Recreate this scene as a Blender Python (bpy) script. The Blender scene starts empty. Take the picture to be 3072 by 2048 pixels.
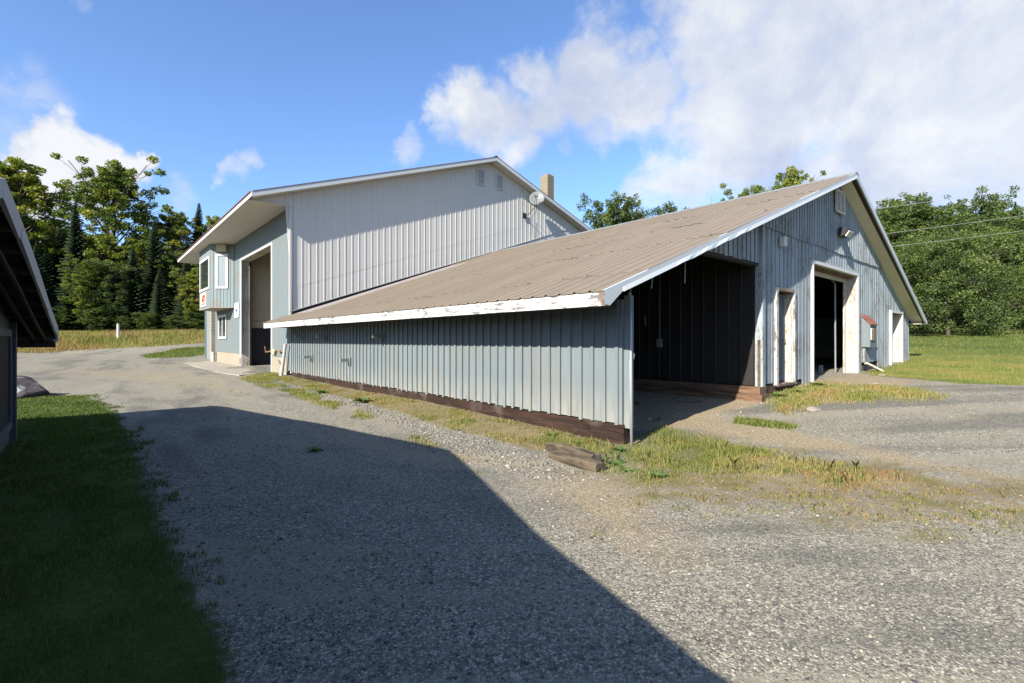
import bpy, math, random
import numpy as np
from mathutils import Vector, Matrix
random.seed(7); RNG = np.random.default_rng(11)
SC = bpy.context.scene
COL = SC.collection

# ------------------------------------------------------------ camera
F_PX, YAW, CY = 1465.3, 0.711, 1020.3          # focal length in px of a 3072 px wide frame
cam_d = bpy.data.cameras.new('camera'); cam = bpy.data.objects.new('camera', cam_d); COL.objects.link(cam)
cam_d.sensor_width = 36.0; cam_d.lens = 36.0 * F_PX / 3072.0
cam_d.shift_y = (CY - 1024.0) / 3072.0
cam_d.clip_start = 0.05; cam_d.clip_end = 3000
cam.location = (0, 0, 0); cam.rotation_euler = (math.radians(90), 0, -YAW)
SC.camera = cam
SC.render.resolution_x = 1024; SC.render.resolution_y = 682

# ------------------------------------------------------------ exposure
SC.view_settings.view_transform = 'Standard'; SC.view_settings.look = 'None'
SC.view_settings.exposure = 1.35; SC.view_settings.gamma = 1.0; SC.view_settings.use_curve_mapping = False

# ------------------------------------------------------------ sun and sky
SUN = Vector((1.0, 0.225, -0.62)).normalized()   # direction the light travels
EL = math.asin(-SUN.z); AZ = math.atan2(-SUN.x, -SUN.y)
sd = bpy.data.lights.new('sun', 'SUN'); sd.energy = 5.0; sd.angle = math.radians(0.55); sd.color = (1.0, 0.945, 0.83)
so = bpy.data.objects.new('sun', sd); COL.objects.link(so)
so.rotation_euler = SUN.to_track_quat('-Z', 'Y').to_euler(); so.location = (-40, -8, 30)

W = bpy.data.worlds.new('World'); SC.world = W; W.use_nodes = True
wn = W.node_tree; wn.nodes.clear()
class NT:
    """tiny node helper"""
    def __init__(s, tree): s.t = tree
    def n(s, typ, **kw):
        nd = s.t.nodes.new(typ)
        for k, v in kw.items():
            if k == 'ins':
                for a, b in v.items():
                    if hasattr(b, 'is_output') or isinstance(b, bpy.types.NodeSocket): s.t.links.new(b, nd.inputs[a])
                    else: nd.inputs[a].default_value = b
            else: setattr(nd, k, v)
        return nd
    def math(s, op, a, b=None, c=None, clamp=False):
        nd = s.t.nodes.new('ShaderNodeMath'); nd.operation = op; nd.use_clamp = clamp
        for i, v in enumerate((a, b, c)):
            if v is None: continue
            if isinstance(v, bpy.types.NodeSocket): s.t.links.new(v, nd.inputs[i])
            else: nd.inputs[i].default_value = v
        return nd.outputs[0]
    def noise(s, vec, scale, detail=4, rough=.55, dist=0.0, out=0):
        nd = s.t.nodes.new('ShaderNodeTexNoise'); s.t.links.new(vec, nd.inputs['Vector'])
        nd.inputs['Scale'].default_value = scale; nd.inputs['Detail'].default_value = detail
        nd.inputs['Roughness'].default_value = rough; nd.inputs['Distortion'].default_value = dist
        return nd.outputs[out]
    def mapping(s, vec, scale=(1, 1, 1), loc=(0, 0, 0), rot=(0, 0, 0)):
        nd = s.t.nodes.new('ShaderNodeMapping'); s.t.links.new(vec, nd.inputs['Vector'])
        nd.inputs['Scale'].default_value = scale; nd.inputs['Location'].default_value = loc; nd.inputs['Rotation'].default_value = rot
        return nd.outputs[0]
    def ramp(s, fac, stops, interp='LINEAR'):
        nd = s.t.nodes.new('ShaderNodeValToRGB'); s.t.links.new(fac, nd.inputs[0]); cr = nd.color_ramp; cr.interpolation = interp
        while len(cr.elements) > 1: cr.elements.remove(cr.elements[-1])
        for i, (p, c) in enumerate(stops):
            e = cr.elements[0] if i == 0 else cr.elements.new(p)
            e.position = p; e.color = (*c, 1) if len(c) == 3 else c
        return nd.outputs[0]
    def mix(s, fac, a, b, mode='MIX'):
        nd = s.t.nodes.new('ShaderNodeMix'); nd.data_type = 'RGBA'; nd.blend_type = mode
        for i, v in ((0, fac), (6, a), (7, b)):
            if isinstance(v, bpy.types.NodeSocket): s.t.links.new(v, nd.inputs[i])
            elif i == 0: nd.inputs[0].default_value = v
            else: nd.inputs[i].default_value = (*v, 1) if len(v) == 3 else v
        return nd.outputs[2]
    def maprange(s, v, a, b, c=0.0, d=1.0, smooth=False):
        nd = s.t.nodes.new('ShaderNodeMapRange'); s.t.links.new(v, nd.inputs[0])
        if smooth: nd.interpolation_type = 'SMOOTHSTEP'
        for i, x in enumerate((a, b, c, d)): nd.inputs[i + 1].default_value = x
        return nd.outputs[0]

N = NT(wn)
wout = N.n('ShaderNodeOutputWorld'); bg = N.n('ShaderNodeBackground'); wn.links.new(bg.outputs[0], wout.inputs[0])
sky = N.n('ShaderNodeTexSky', sky_type='NISHITA'); sky.sun_disc = False
sky.sun_elevation = EL; sky.sun_rotation = AZ; sky.altitude = 300; sky.air_density = 1.0; sky.dust_density = 0.8; sky.ozone_density = 1.6
tc = N.n('ShaderNodeTexCoord'); D = tc.outputs['Generated']
sx = N.n('ShaderNodeSeparateXYZ', ins={0: D}); zz = N.math('ADD', sx.outputs[2], 0.10)
cv = N.n('ShaderNodeCombineXYZ', ins={0: N.math('DIVIDE', sx.outputs[0], zz), 1: N.math('DIVIDE', sx.outputs[1], zz), 2: 0.0}).outputs[0]
def pdir(x, y):                                  # sky direction from yaw and elevation of a spot in the frame
    u = (x * 1.30612 - 1536) / F_PX; w = (CY - y * 1.30612) / F_PX
    s, c = math.sin(YAW), math.cos(YAW)
    return Vector((s + c * u, c - s * u, w)).normalized()
CLOUDS = [  # x, y, radius(rad), weight   (directions of the cloud banks)
    (1900, 120, .20, 1.0), (1720, 270, .17, 1.0), (2100, 280, .20, 1.0), (2300, 120, .16, .95), (1700, 90, .17, .9),
    (1950, 380, .13, .8), (2250, 400, .12, .75), (1580, 400, .10, .7), (1480, 440, .07, .6), (1340, 160, .10, .95), (1230, 220, .085, .95),
    (1120, 270, .085, .95), (1180, 330, .06, .8), (1480, 190, .09, .85), (1400, 270, .05, .6), (940, 345, .045, .6), (1030, 290, .05, .7), (1290, 320, .03, .5),
    (130, 350, .055, 1.3), (110, 430, .07, 1.3), (200, 345, .045, 1.3), (260, 370, .04, 1.3), (315, 350, .026, 1.3), (200, 440, .06, 1.1), (60, 500, .06, 1.1),
    (590, 378, .028, .62), (520, 435, .022, .55), (560, 405, .03, .5), (420, 465, .05, .48), (200, 12, .02, .4), (20, 270, .09, .5),
    (2700, 300, .25, 1.0), (3000, 700, .2, .8), (-400, 300, .15, .8)]
acc = None
warp = N.n('ShaderNodeVectorMath', operation='SCALE', ins={0: N.n('ShaderNodeVectorMath', operation='SUBTRACT', ins={0: N.noise(D, 7, 5, .6, out=1), 1: (.5, .5, .5)}).outputs[0], 'Scale': .16}).outputs[0]
DW = N.n('ShaderNodeVectorMath', operation='ADD', ins={0: D, 1: warp}).outputs[0]
for (x, y, r, w) in CLOUDS:
    v = pdir(x, y)
    dt = N.n('ShaderNodeVectorMath', operation='DISTANCE', ins={0: DW, 1: v}).outputs['Value']
    m = N.maprange(dt, r * 1.25, r * .35, 0, w, True)
    acc = m if acc is None else N.math('MAXIMUM', acc, m)
# scattered cloud over the half of the sky behind the camera
back = N.maprange(N.n('ShaderNodeVectorMath', operation='DOT_PRODUCT', ins={0: D, 1: (math.sin(YAW), math.cos(YAW), 0)}).outputs['Value'], .1, -.4, 0, .75, True)
gen = N.math('MULTIPLY', back, N.maprange(N.noise(cv, .9, 5, .6), .5, .62, 0, 1, True))
acc = N.math('MAXIMUM', acc, gen)
fine = N.noise(cv, 2.2, 9, .62, .4); fine2 = N.noise(D, 14, 8, .62)
shape = N.math('ADD', acc, N.math('MULTIPLY', N.math('SUBTRACT', N.math('MULTIPLY', N.math('ADD', fine, fine2), .5), .5), 1.7))
mask = N.maprange(shape, .14, .95, 0, 1, True)
mask = N.math('MULTIPLY', mask, .93)
tone = N.noise(D, 4.2, 8, .62, .3)
ccol = N.ramp(tone, [(.30, (2.75, 3.1, 4.3)), (.44, (3.5, 3.7, 4.6)), (.54, (4.3, 4.35, 4.9)), (.64, (5.1, 5.05, 5.25))])
ccol = N.mix(1.0, ccol, (1.03, 1.05, 1.0), 'MULTIPLY')
ccol = N.mix(N.maprange(acc, .98, 1.25), ccol, (5.3, 5.25, 5.35))
skyc = N.mix(1.0, sky.outputs[0], (.98, 1.19, 1.50), 'MULTIPLY')
wn.links.new(N.mix(mask, skyc, ccol), bg.inputs[0]); bg.inputs[1].default_value = 0.072
W.cycles.sampling_method = 'AUTOMATIC'

# ------------------------------------------------------------ helpers
ORI = {}
def setp(o, label=None, cat=None, group=None, kind=None):
    if label: o['label'] = label
    if cat: o['category'] = cat
    if group: o['group'] = group
    if kind: o['kind'] = kind
    return o
def thing(name, loc, label, cat, group=None):
    o = bpy.data.objects.new(name, None); COL.objects.link(o); o.location = loc; ORI[o.name] = Vector(loc)
    o.empty_display_size = .2
    return setp(o, label, cat, group)
class Bag:
    def __init__(s): s.v = []; s.f = []
    def poly(s, pts):
        b = len(s.v); s.v += [tuple(p) for p in pts]; s.f.append(tuple(range(b, b + len(pts)))); return s
    def hexa(s, p):      # p: 8 corners, bottom ring 0-3 ccw, top ring 4-7
        b = len(s.v); s.v += [tuple(q) for q in p]
        for q in ((0, 3, 2, 1), (4, 5, 6, 7), (0, 1, 5, 4), (1, 2, 6, 5), (2, 3, 7, 6), (3, 0, 4, 7)): s.f.append(tuple(b + i for i in q))
        return s
    def box(s, a, b):
        x0, y0, z0 = (min(a[i], b[i]) for i in range(3)); x1, y1, z1 = (max(a[i], b[i]) for i in range(3))
        return s.hexa([(x0, y0, z0), (x1, y0, z0), (x1, y1, z0), (x0, y1, z0), (x0, y0, z1), (x1, y0, z1), (x1, y1, z1), (x0, y1, z1)])
    def ext(s, pts, d):   # extrude polygon by vector d
        n = len(pts); b = len(s.v); s.v += [tuple(p) for p in pts] + [tuple(p[i] + d[i] for i in range(3)) for p in pts]
        s.f.append(tuple(b + i for i in range(n))); s.f.append(tuple(b + n + i for i in reversed(range(n))))
        for i in range(n): j = (i + 1) % n; s.f.append((b + i, b + n + i, b + n + j, b + j))
        return s
    def obox(s, o, ux, uy, uz):   # oriented box from centre o and half vectors
        o, ux, uy, uz = Vector(o), Vector(ux), Vector(uy), Vector(uz)
        return s.hexa([o - ux - uy - uz, o + ux - uy - uz, o + ux + uy - uz, o - ux + uy - uz, o - ux - uy + uz, o + ux - uy + uz, o + ux + uy + uz, o - ux + uy + uz])
    def tube(s, path, rad, n=10, cap=True):
        path = [Vector(p) for p in path]; m = len(path); b = len(s.v)
        rad = rad if isinstance(rad, (list, tuple)) else [rad] * m
        for i, p in enumerate(path):
            t = (path[min(i + 1, m - 1)] - path[max(i - 1, 0)]).normalized()
            a = t.cross(Vector((0, 0, 1)) if abs(t.z) < .9 else Vector((1, 0, 0))).normalized(); c = t.cross(a)
            for k in range(n):
                an = 2 * math.pi * k / n; s.v.append(tuple(p + a * math.cos(an) * rad[i] + c * math.sin(an) * rad[i]))
        for i in range(m - 1):
            for k in range(n):
                k2 = (k + 1) % n; s.f.append((b + i * n + k, b + i * n + k2, b + (i + 1) * n + k2, b + (i + 1) * n + k))
        if cap: s.f.append(tuple(b + k for k in reversed(range(n)))); s.f.append(tuple(b + (m - 1) * n + k for k in range(n)))
        return s
    def mesh(s, name, mat, off=(0, 0, 0), smooth=False, bevel=0):
        me = bpy.data.meshes.new(name); me.from_pydata([(p[0] - off[0], p[1] - off[1], p[2] - off[2]) for p in s.v], [], s.f)
        if mat: me.materials.append(mat)
        if smooth: me.polygons.foreach_set('use_smooth', [True] * len(me.polygons))
        me.update(); return me
    def build(s, name, mat, parent=None, smooth=False, label=None, cat=None, group=None, kind=None):
        off = ORI[parent.name] if parent else (0, 0, 0)
        o = bpy.data.objects.new(name, s.mesh(name, mat, off, smooth)); COL.objects.link(o)
        if parent: o.parent = parent; ORI[o.name] = Vector(off)
        else: ORI[o.name] = Vector((0, 0, 0))
        return setp(o, label, cat, group, kind)
def npmesh(name, V, Fq, mat, tint=None, smooth=False):
    """V (n,3), Fq (m,k) int array"""
    me = bpy.data.meshes.new(name); n, (m, k) = len(V), Fq.shape
    me.vertices.add(n); me.vertices.foreach_set('co', V.astype(np.float32).ravel())
    me.loops.add(m * k); me.loops.foreach_set('vertex_index', Fq.astype(np.int32).ravel())
    me.polygons.add(m); me.polygons.foreach_set('loop_start', np.arange(0, m * k, k, dtype=np.int32))
    if smooth: me.polygons.foreach_set('use_smooth', np.ones(m, dtype=bool))
    if tint is not None:
        a = me.attributes.new('tint', 'FLOAT', 'POINT'); a.data.foreach_set('value', tint.astype(np.float32).ravel())
    me.materials.append(mat); me.update(calc_edges=True); me.validate(); return me
def link(name, me, parent=None, **kw):
    o = bpy.data.objects.new(name, me); COL.objects.link(o)
    if parent: o.parent = parent
    ORI[o.name] = ORI[parent.name] if parent else Vector((0, 0, 0))
    return setp(o, **kw)

# ------------------------------------------------------------ materials
MATS = {}
KA = .80        # overall reflectance of painted and mineral surfaces
sc_ = lambda c: tuple(x * KA for x in c)
def newmat(name, rough=.7, spec=.3, metal=0.0):
    m = bpy.data.materials.new(name); m.use_nodes = True; t = m.node_tree; b = t.nodes['Principled BSDF']
    b.inputs['Roughness'].default_value = rough; b.inputs['Specular IOR Level'].default_value = spec; b.inputs['Metallic'].default_value = metal
    MATS[name] = m; nt = NT(t); nt.b = b; nt.co = t.nodes.new('ShaderNodeTexCoord').outputs['Object']
    return m, nt
def bump(nt, h, strength=.3, dist=.01):
    b = nt.n('ShaderNodeBump', ins={'Strength': strength, 'Distance': dist, 'Height': h}); nt.t.links.new(b.outputs[0], nt.b.inputs['Normal'])
def setc(nt, c): nt.t.links.new(c, nt.b.inputs['Base Color'])
def rnd_obj(nt): return nt.n('ShaderNodeObjectInfo').outputs['Random']

def painted(name, c, worn, worn_amt=.25, gscale=(26, 26, 1.4), rough=.75, dirt=(.20, .17, .13), dirt_amt=.25, vary=.12, low=None):
    """old paint on wood: streaks along the grain, weathered flakes, dirt; boards differ a little"""
    m, t = newmat(name, rough, .25); c = sc_(c); worn = sc_(worn)
    g = t.noise(t.mapping(t.co, gscale), 1.0, 5, .65); big = t.noise(t.co, .9, 4, .6); sp = t.noise(t.mapping(t.co, (gscale[0] * 1.6, gscale[1] * 1.6, gscale[2] * 6)), 1.0, 3, .6)
    col = t.mix(t.maprange(g, .3, .75), tuple(x * .86 for x in c), tuple(min(1, x * 1.1) for x in c))
    hs = t.n('ShaderNodeHueSaturation', ins={'Color': col, 'Value': t.maprange(rnd_obj(t), 0, 1, 1 - vary, 1 + vary)}); col = hs.outputs[0]
    flake = t.maprange(t.math('MULTIPLY', t.math('ADD', g, sp), t.math('ADD', .6, big)), 1.25 - worn_amt, 1.36 - worn_amt * .8)
    col = t.mix(flake, col, worn)
    col = t.mix(t.math('MULTIPLY', t.maprange(big, .42, .7), dirt_amt), col, dirt)
    if low:                                             # splash-back dirt near the ground
        z = t.n('ShaderNodeSeparateXYZ', ins={0: t.n('ShaderNodeNewGeometry').outputs['Position']}).outputs[2]
        k = t.math('MULTIPLY', t.maprange(z, low + .55, low - .05), t.maprange(t.noise(t.mapping(t.co, (9, 9, 2)), 1, 4), .25, .75))
        col = t.mix(t.math('MULTIPLY', k, .55), col, (.30, .27, .22))
    setc(t, col); bump(t, t.math('ADD', g, t.math('MULTIPLY', flake, -.6)), .35, .004); return m
def plain(name, c, rough=.6, var=.1, scale=3.0, spec=.3, metal=0, bmp=.1):
    m, t = newmat(name, rough, spec, metal); n = t.noise(t.co, scale, 6, .6); c = sc_(c)
    setc(t, t.mix(n, tuple(x * (1 - var * 1.6) for x in c), tuple(x * (1 + var * 1.2) for x in c)))
    bump(t, t.noise(t.co, scale * 12, 4), bmp, .004); return m
def peeling(name, paint, wood, axis=1, amt=.5, scale=1.0):
    m, t = newmat(name, .75, .2)
    s = [30 * scale] * 3; s[axis] = 4.5 * scale
    g = t.noise(t.mapping(t.co, s), 1.0, 6, .7); big = t.noise(t.co, 1.3, 4)
    k = t.maprange(t.math('ADD', g, t.math('MULTIPLY', big, .7)), 1.06 - amt * .22, 1.085 - amt * .22)
    wd = t.mix(t.noise(t.mapping(t.co, [x * 2 for x in s]), 1, 4), tuple(x * .55 for x in wood), wood)
    setc(t, t.mix(k, t.mix(big, tuple(x * .9 for x in paint), paint), wd)); bump(t, t.math('MULTIPLY', k, -1.0), .5, .004); return m
def timber(name, c1, c2, axis=1):
    m, t = newmat(name, .8, .2); c1 = sc_(c1); c2 = sc_(c2); s = [14] * 3; s[axis] = 1.1
    g = t.noise(t.mapping(t.co, s), 1.0, 7, .7, .6); b = t.noise(t.co, 1.7, 4)
    c = t.mix(t.maprange(g, .35, .65), c1, c2); c = t.mix(t.math('MULTIPLY', t.maprange(b, .55, .7), .5), c, (.10, .085, .07))
    setc(t, c); bump(t, g, .9, .02); return m

BLUE = (.156, .184, .197)
M = {}
M['blue'] = painted('blue_grey_wood', BLUE, (.17, .18, .18), .02, dirt_amt=.12, vary=.06, low=-1.22)
M['blue_old'] = painted('weathered_blue_wood', (.30, .345, .375), (.15, .15, .15), .06, vary=.10, low=-1.0)
M['blue_main'] = painted('blue_grey_siding', (.20, .245, .26), (.2, .2, .19), .06)
M['greymetal'] = plain('grey_siding_sheet', (.56, .54, .50), .5, .04, .7, .3, 0, .02)
M['white'] = plain('white_trim', (.62, .61, .585), .5, .05)
M['whitewrap'] = plain('white_aluminium_wrap', (.50, .53, .545), .4, .05, 1.5, .5)
M['cream'] = painted('cream_painted_jamb', (.52, .475, .40), (.25, .19, .14), .10, dirt_amt=.2, vary=.02)
M['peel'] = peeling('peeling_white_fascia', (.46, .45, .425), (.17, .155, .145), 1, .78)
M['peel_v'] = peeling('peeling_white_frame', (.46, .435, .385), (.17, .13, .10), 2, .80)
M['soffit'] = plain('cream_soffit', (.62, .58, .47), .6, .05)
M['soffit_lt'] = plain('pale_soffit', (.60, .56, .48), .6, .05)
M['tim_y'] = timber('creosoted_timber', (.012, .008, .007), (.055, .028, .019), 1)
M['tim_x'] = timber('old_sill_timber', (.05, .03, .02), (.20, .12, .075), 0)
M['tim_raw'] = timber('tan_timber', (.05, .03, .02), (.25, .15, .09), 1)
M['rot'] = timber('rotten_grey_timber', (.09, .065, .05), (.33, .26, .21), 0); M['rot_y'] = timber('mossy_rotten_timber', (.035, .027, .018), (.17, .13, .09), 1)
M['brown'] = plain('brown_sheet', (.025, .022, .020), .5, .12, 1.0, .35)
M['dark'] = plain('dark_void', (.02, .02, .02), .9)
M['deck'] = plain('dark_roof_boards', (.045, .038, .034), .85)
M['conc'] = None
M['gap_shade'] = plain('painted_gap_shade', (.075, .075, .08), .9); M['dishgrey'] = plain('dish_grey', (.16, .17, .17), .5, .05); M['black'] = plain('black_metal', (.02, .02, .022), .5)  # first one: dark backing colour stands in for shade between the boards
M['galv'] = plain('grey_metal', (.21, .225, .23), .45, .1)
M['pvc'] = plain('white_plastic_pipe', (.46, .445, .41), .45, .05)
M['tan'] = plain('tan_board', (.46, .40, .26), .7, .08)
M['plytan'] = plain('stained_plywood', (.42, .36, .29), .75, .15, 2)
M['redshingle'] = plain('red_shingle', (.27, .09, .07), .85, .25, 9)
M['wallbeige'] = plain('beige_inner_wall', (.56, .47, .34), .8, .12, .8)
M['walldark'] = plain('dark_grey_wainscot', (.035, .036, .042), .7, .1)
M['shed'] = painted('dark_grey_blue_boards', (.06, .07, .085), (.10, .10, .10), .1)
M['shedwhite'] = plain('grey_white_rake', (.42, .44, .46), .6, .1)
M['red'] = plain('red_print', (.62, .10, .05), .5); M['navy'] = plain('blue_print', (.03, .08, .36), .5); M['gr_print'] = plain('grey_print', (.25, .25, .27), .5)
M['rust'] = plain('rusty_metal', (.26, .13, .07), .8, .3, 8)
M['cable'] = plain('pale_cable', (.45, .45, .43), .6)

def concrete(name, c, stain):
    m, t = newmat(name, .85, .2); c = sc_(c); n = t.noise(t.co, 1.2, 8, .65); st = t.noise(t.mapping(t.co, (6, 6, .5)), 1, 5)
    c1 = t.mix(n, tuple(x * .75 for x in c), tuple(x * 1.15 for x in c)); setc(t, t.mix(t.math('MULTIPLY', t.maprange(st, .5, .75), .5), c1, stain))
    bump(t, t.noise(t.co, 40, 5), .25, .005); return m
M['conc'] = concrete('stained_concrete', (.31, .27, .21), (.24, .185, .12)); M['slab'] = concrete('worn_concrete_slab', (.36, .32, .26), (.24, .20, .15))
M['block'] = concrete('tan_masonry_block', (.23, .195, .135), (.19, .155, .11)); M['pillar'] = concrete('grey_tan_block', (.29, .25, .205), (.22, .19, .15))

def roofmat(name, c, var=.07):
    m, t = newmat(name, .55, .35); c = sc_(c); n = t.noise(t.co, .55, 6, .62); f = t.noise(t.mapping(t.co, (.8, 14, .8)), 1, 4)
    c1 = t.mix(n, tuple(x * (1 - var * 1.4) for x in c), tuple(x * (1 + var) for x in c))
    c1 = t.mix(t.math('MULTIPLY', t.maprange(f, .5, .75), .25), c1, (.24, .215, .18))
    hs = t.n('ShaderNodeHueSaturation', ins={'Color': c1, 'Value': t.maprange(rnd_obj(t), 0, 1, .95, 1.05)})
    lich = t.maprange(t.noise(t.co, 7, 6, .7), .66, .72); setc(t, t.mix(t.math('MULTIPLY', lich, .15), hs.outputs[0], (.12, .11, .08)))
    bump(t, n, .1, .01); return m
M['roof'] = roofmat('faded_brown_roof_metal', (.205, .163, .118)); M['roof_new'] = roofmat('greyer_roof_metal', (.30, .265, .25), .06)
M['roofred'] = roofmat('red_brown_roof_metal', (.17, .07, .05))

def glassmat(name, c, rough=.04):
    m, t = newmat(name, rough, .9); t.b.inputs['Base Color'].default_value = (*c, 1)
    t.b.inputs['IOR'].default_value = 1.5
    bump(t, t.noise(t.co, 1.2, 2), .06, .05); return m
M['glass'] = glassmat('dark_window_glass', (.02, .025, .028)); M['glass_lt'] = glassmat('grey_window_glass', (.16, .19, .20), .25)

def leafmat(name, stops, trans=.35):
    m = bpy.data.materials.new(name); m.use_nodes = True; t = NT(m.node_tree); nd = m.node_tree.nodes; nd.clear()
    at = t.n('ShaderNodeAttribute', attribute_name='tint').outputs['Fac']
    oi = t.n('ShaderNodeObjectInfo').outputs['Random']
    f = t.math('ADD', at, t.math('MULTIPLY', t.math('SUBTRACT', oi, .5), .16))
    col = t.ramp(f, stops)
    d = t.n('ShaderNodeBsdfDiffuse', ins={'Color': col}); tr = t.n('ShaderNodeBsdfTranslucent', ins={'Color': t.mix(1.0, col, (1.25, 1.35, .55), 'MULTIPLY')})
    g = t.n('ShaderNodeBsdfGlossy', ins={'Roughness': .6, 'Color': (1, 1, 1, 1)})
    mx = t.n('ShaderNodeMixShader', ins={0: trans, 1: d.outputs[0], 2: tr.outputs[0]}); m2 = t.n('ShaderNodeMixShader', ins={0: .012, 1: mx.outputs[0], 2: g.outputs[0]})
    o = t.n('ShaderNodeOutputMaterial', ins={0: m2.outputs[0]}); return m
M['maple'] = leafmat('maple_leaves', [(0, (.034, .060, .014)), (.38, (.10, .14, .024)), (.70, (.20, .215, .032)), (.97, (.26, .23, .04)), (1, (.34, .16, .03))])
M['broad'] = leafmat('broadleaf_leaves', [(0, (.026, .048, .015)), (.5, (.080, .115, .030)), (.8, (.15, .18, .045)), (.96, (.22, .20, .05)), (1, (.34, .09, .03))])
M['needle'] = leafmat('spruce_needles', [(0, (.013, .024, .013)), (.6, (.030, .046, .020)), (1, (.06, .075, .028))], .12)
M['grass'] = leafmat('grass_blades', [(0, (.040, .070, .016)), (.35, (.105, .135, .028)), (.6, (.20, .20, .05)), (.8, (.28, .21, .09)), (1, (.26, .13, .075))], .3)
M['weed'] = leafmat('weed_leaves', [(0, (.06, .11, .035)), (.6, (.13, .20, .06)), (1, (.24, .25, .08))], .3)
M['bark'] = timber('tree_bark', (.05, .04, .03), (.15, .125, .10), 2); M['bark_pale'] = timber('pale_bark', (.16, .15, .13), (.38, .36, .32), 2)

# ------------------------------------------------------------ terrain heights

CP=np.array([(0,0,-1.6),(0,-15,-1.6),(-10,-10,-1.55),(-8,5,-1.55),(-6,15,-1.5),(0,8,-1.58),(1.5,13,-1.53),(0,18,-1.5),(3,20,-1.47),(-6,25,-1.4),
(3,4,-1.6),(3,9,-1.57),(6,4.2,-1.57),(5.2,8,-1.56),(6,8,-1.47),(6,12,-1.45),(5.2,14,-1.5),(6,17,-1.42),(6,20,-1.41),(6,24,-1.35),(6,30,-1.34),(6,36,-1.32),(4,30,-1.37),(10,45,-1.2),(20,45,-1.2),(30,45,-1),
(1,35,-1.25),(-5,40,-1.15),(-2,54,-1.0),(1.6,50,-.85),(6.7,47,-.6),(2,59,.1),(8,58,.3),(-8,60,0),(-20,50,-.6),(-20,70,.6),(0,75,.8),(15,70,.8),(40,80,1.5),(-40,40,-.8),(0,120,3),(-60,100,2),
(8.5,4.2,-1.44),(8.5,7,-1.38),(10.8,4.5,-1.30),(10.8,9,-1.32),(7,10,-1.4),(10,16,-1.3),(11.6,4.2,-1.19),(12.5,4.4,-1.13),(14,4.4,-1.05),(18,4.4,-1.0),(22,4.4,-.9),(25,4.5,-.74),(16,10,-1.05),(22,14,-1),(12,20,-1.2),(25,20,-.8),
(7,0,-1.55),(10,2,-1.4),(12,-2,-1.38),(15,1,-1.05),(10,-10,-1.5),(20,1,-.9),(20,-10,-1.1),(28,2,-.6),(35,3,-.3),(35,-8,-.4),(35,14,-.2),(45,3,.1),(60,4,.75),(60,30,1.2),(60,-15,.8),(90,6,2),(90,40,2.4),(90,-40,2),(150,0,4),(30,-40,-.6),(-30,-30,-1.5),(120,100,4),(-100,0,-.5),(0,-80,-1.5)],float)
def _fit():
    P=CP[:,:2];n=len(P)
    D=np.sqrt(((P[:,None]-P[None])**2).sum(-1)+.3)
    A=np.zeros((n+3,n+3));A[:n,:n]=D+np.eye(n)*0.02;A[:n,n]=1;A[:n,n+1:]=P*.01;A[n:,:n]=A[:n,n:].T
    b=np.zeros(n+3);b[:n]=CP[:,2]
    return np.linalg.solve(A,b)
_w=_fit()
def zg(x,y):
    x=np.asarray(x,float);y=np.asarray(y,float)
    sh=x.shape;x=x.ravel();y=y.ravel();o=np.zeros(len(x));n=len(CP)
    for i in range(0,len(x),20000):
        a=x[i:i+20000];b=y[i:i+20000]
        o[i:i+20000]=np.sqrt((a[:,None]-CP[None,:,0])**2+(b[:,None]-CP[None,:,1])**2+.3)@_w[:n]+_w[n]+(_w[n+1]*a+_w[n+2]*b)*.01
    return o.reshape(sh)

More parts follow.
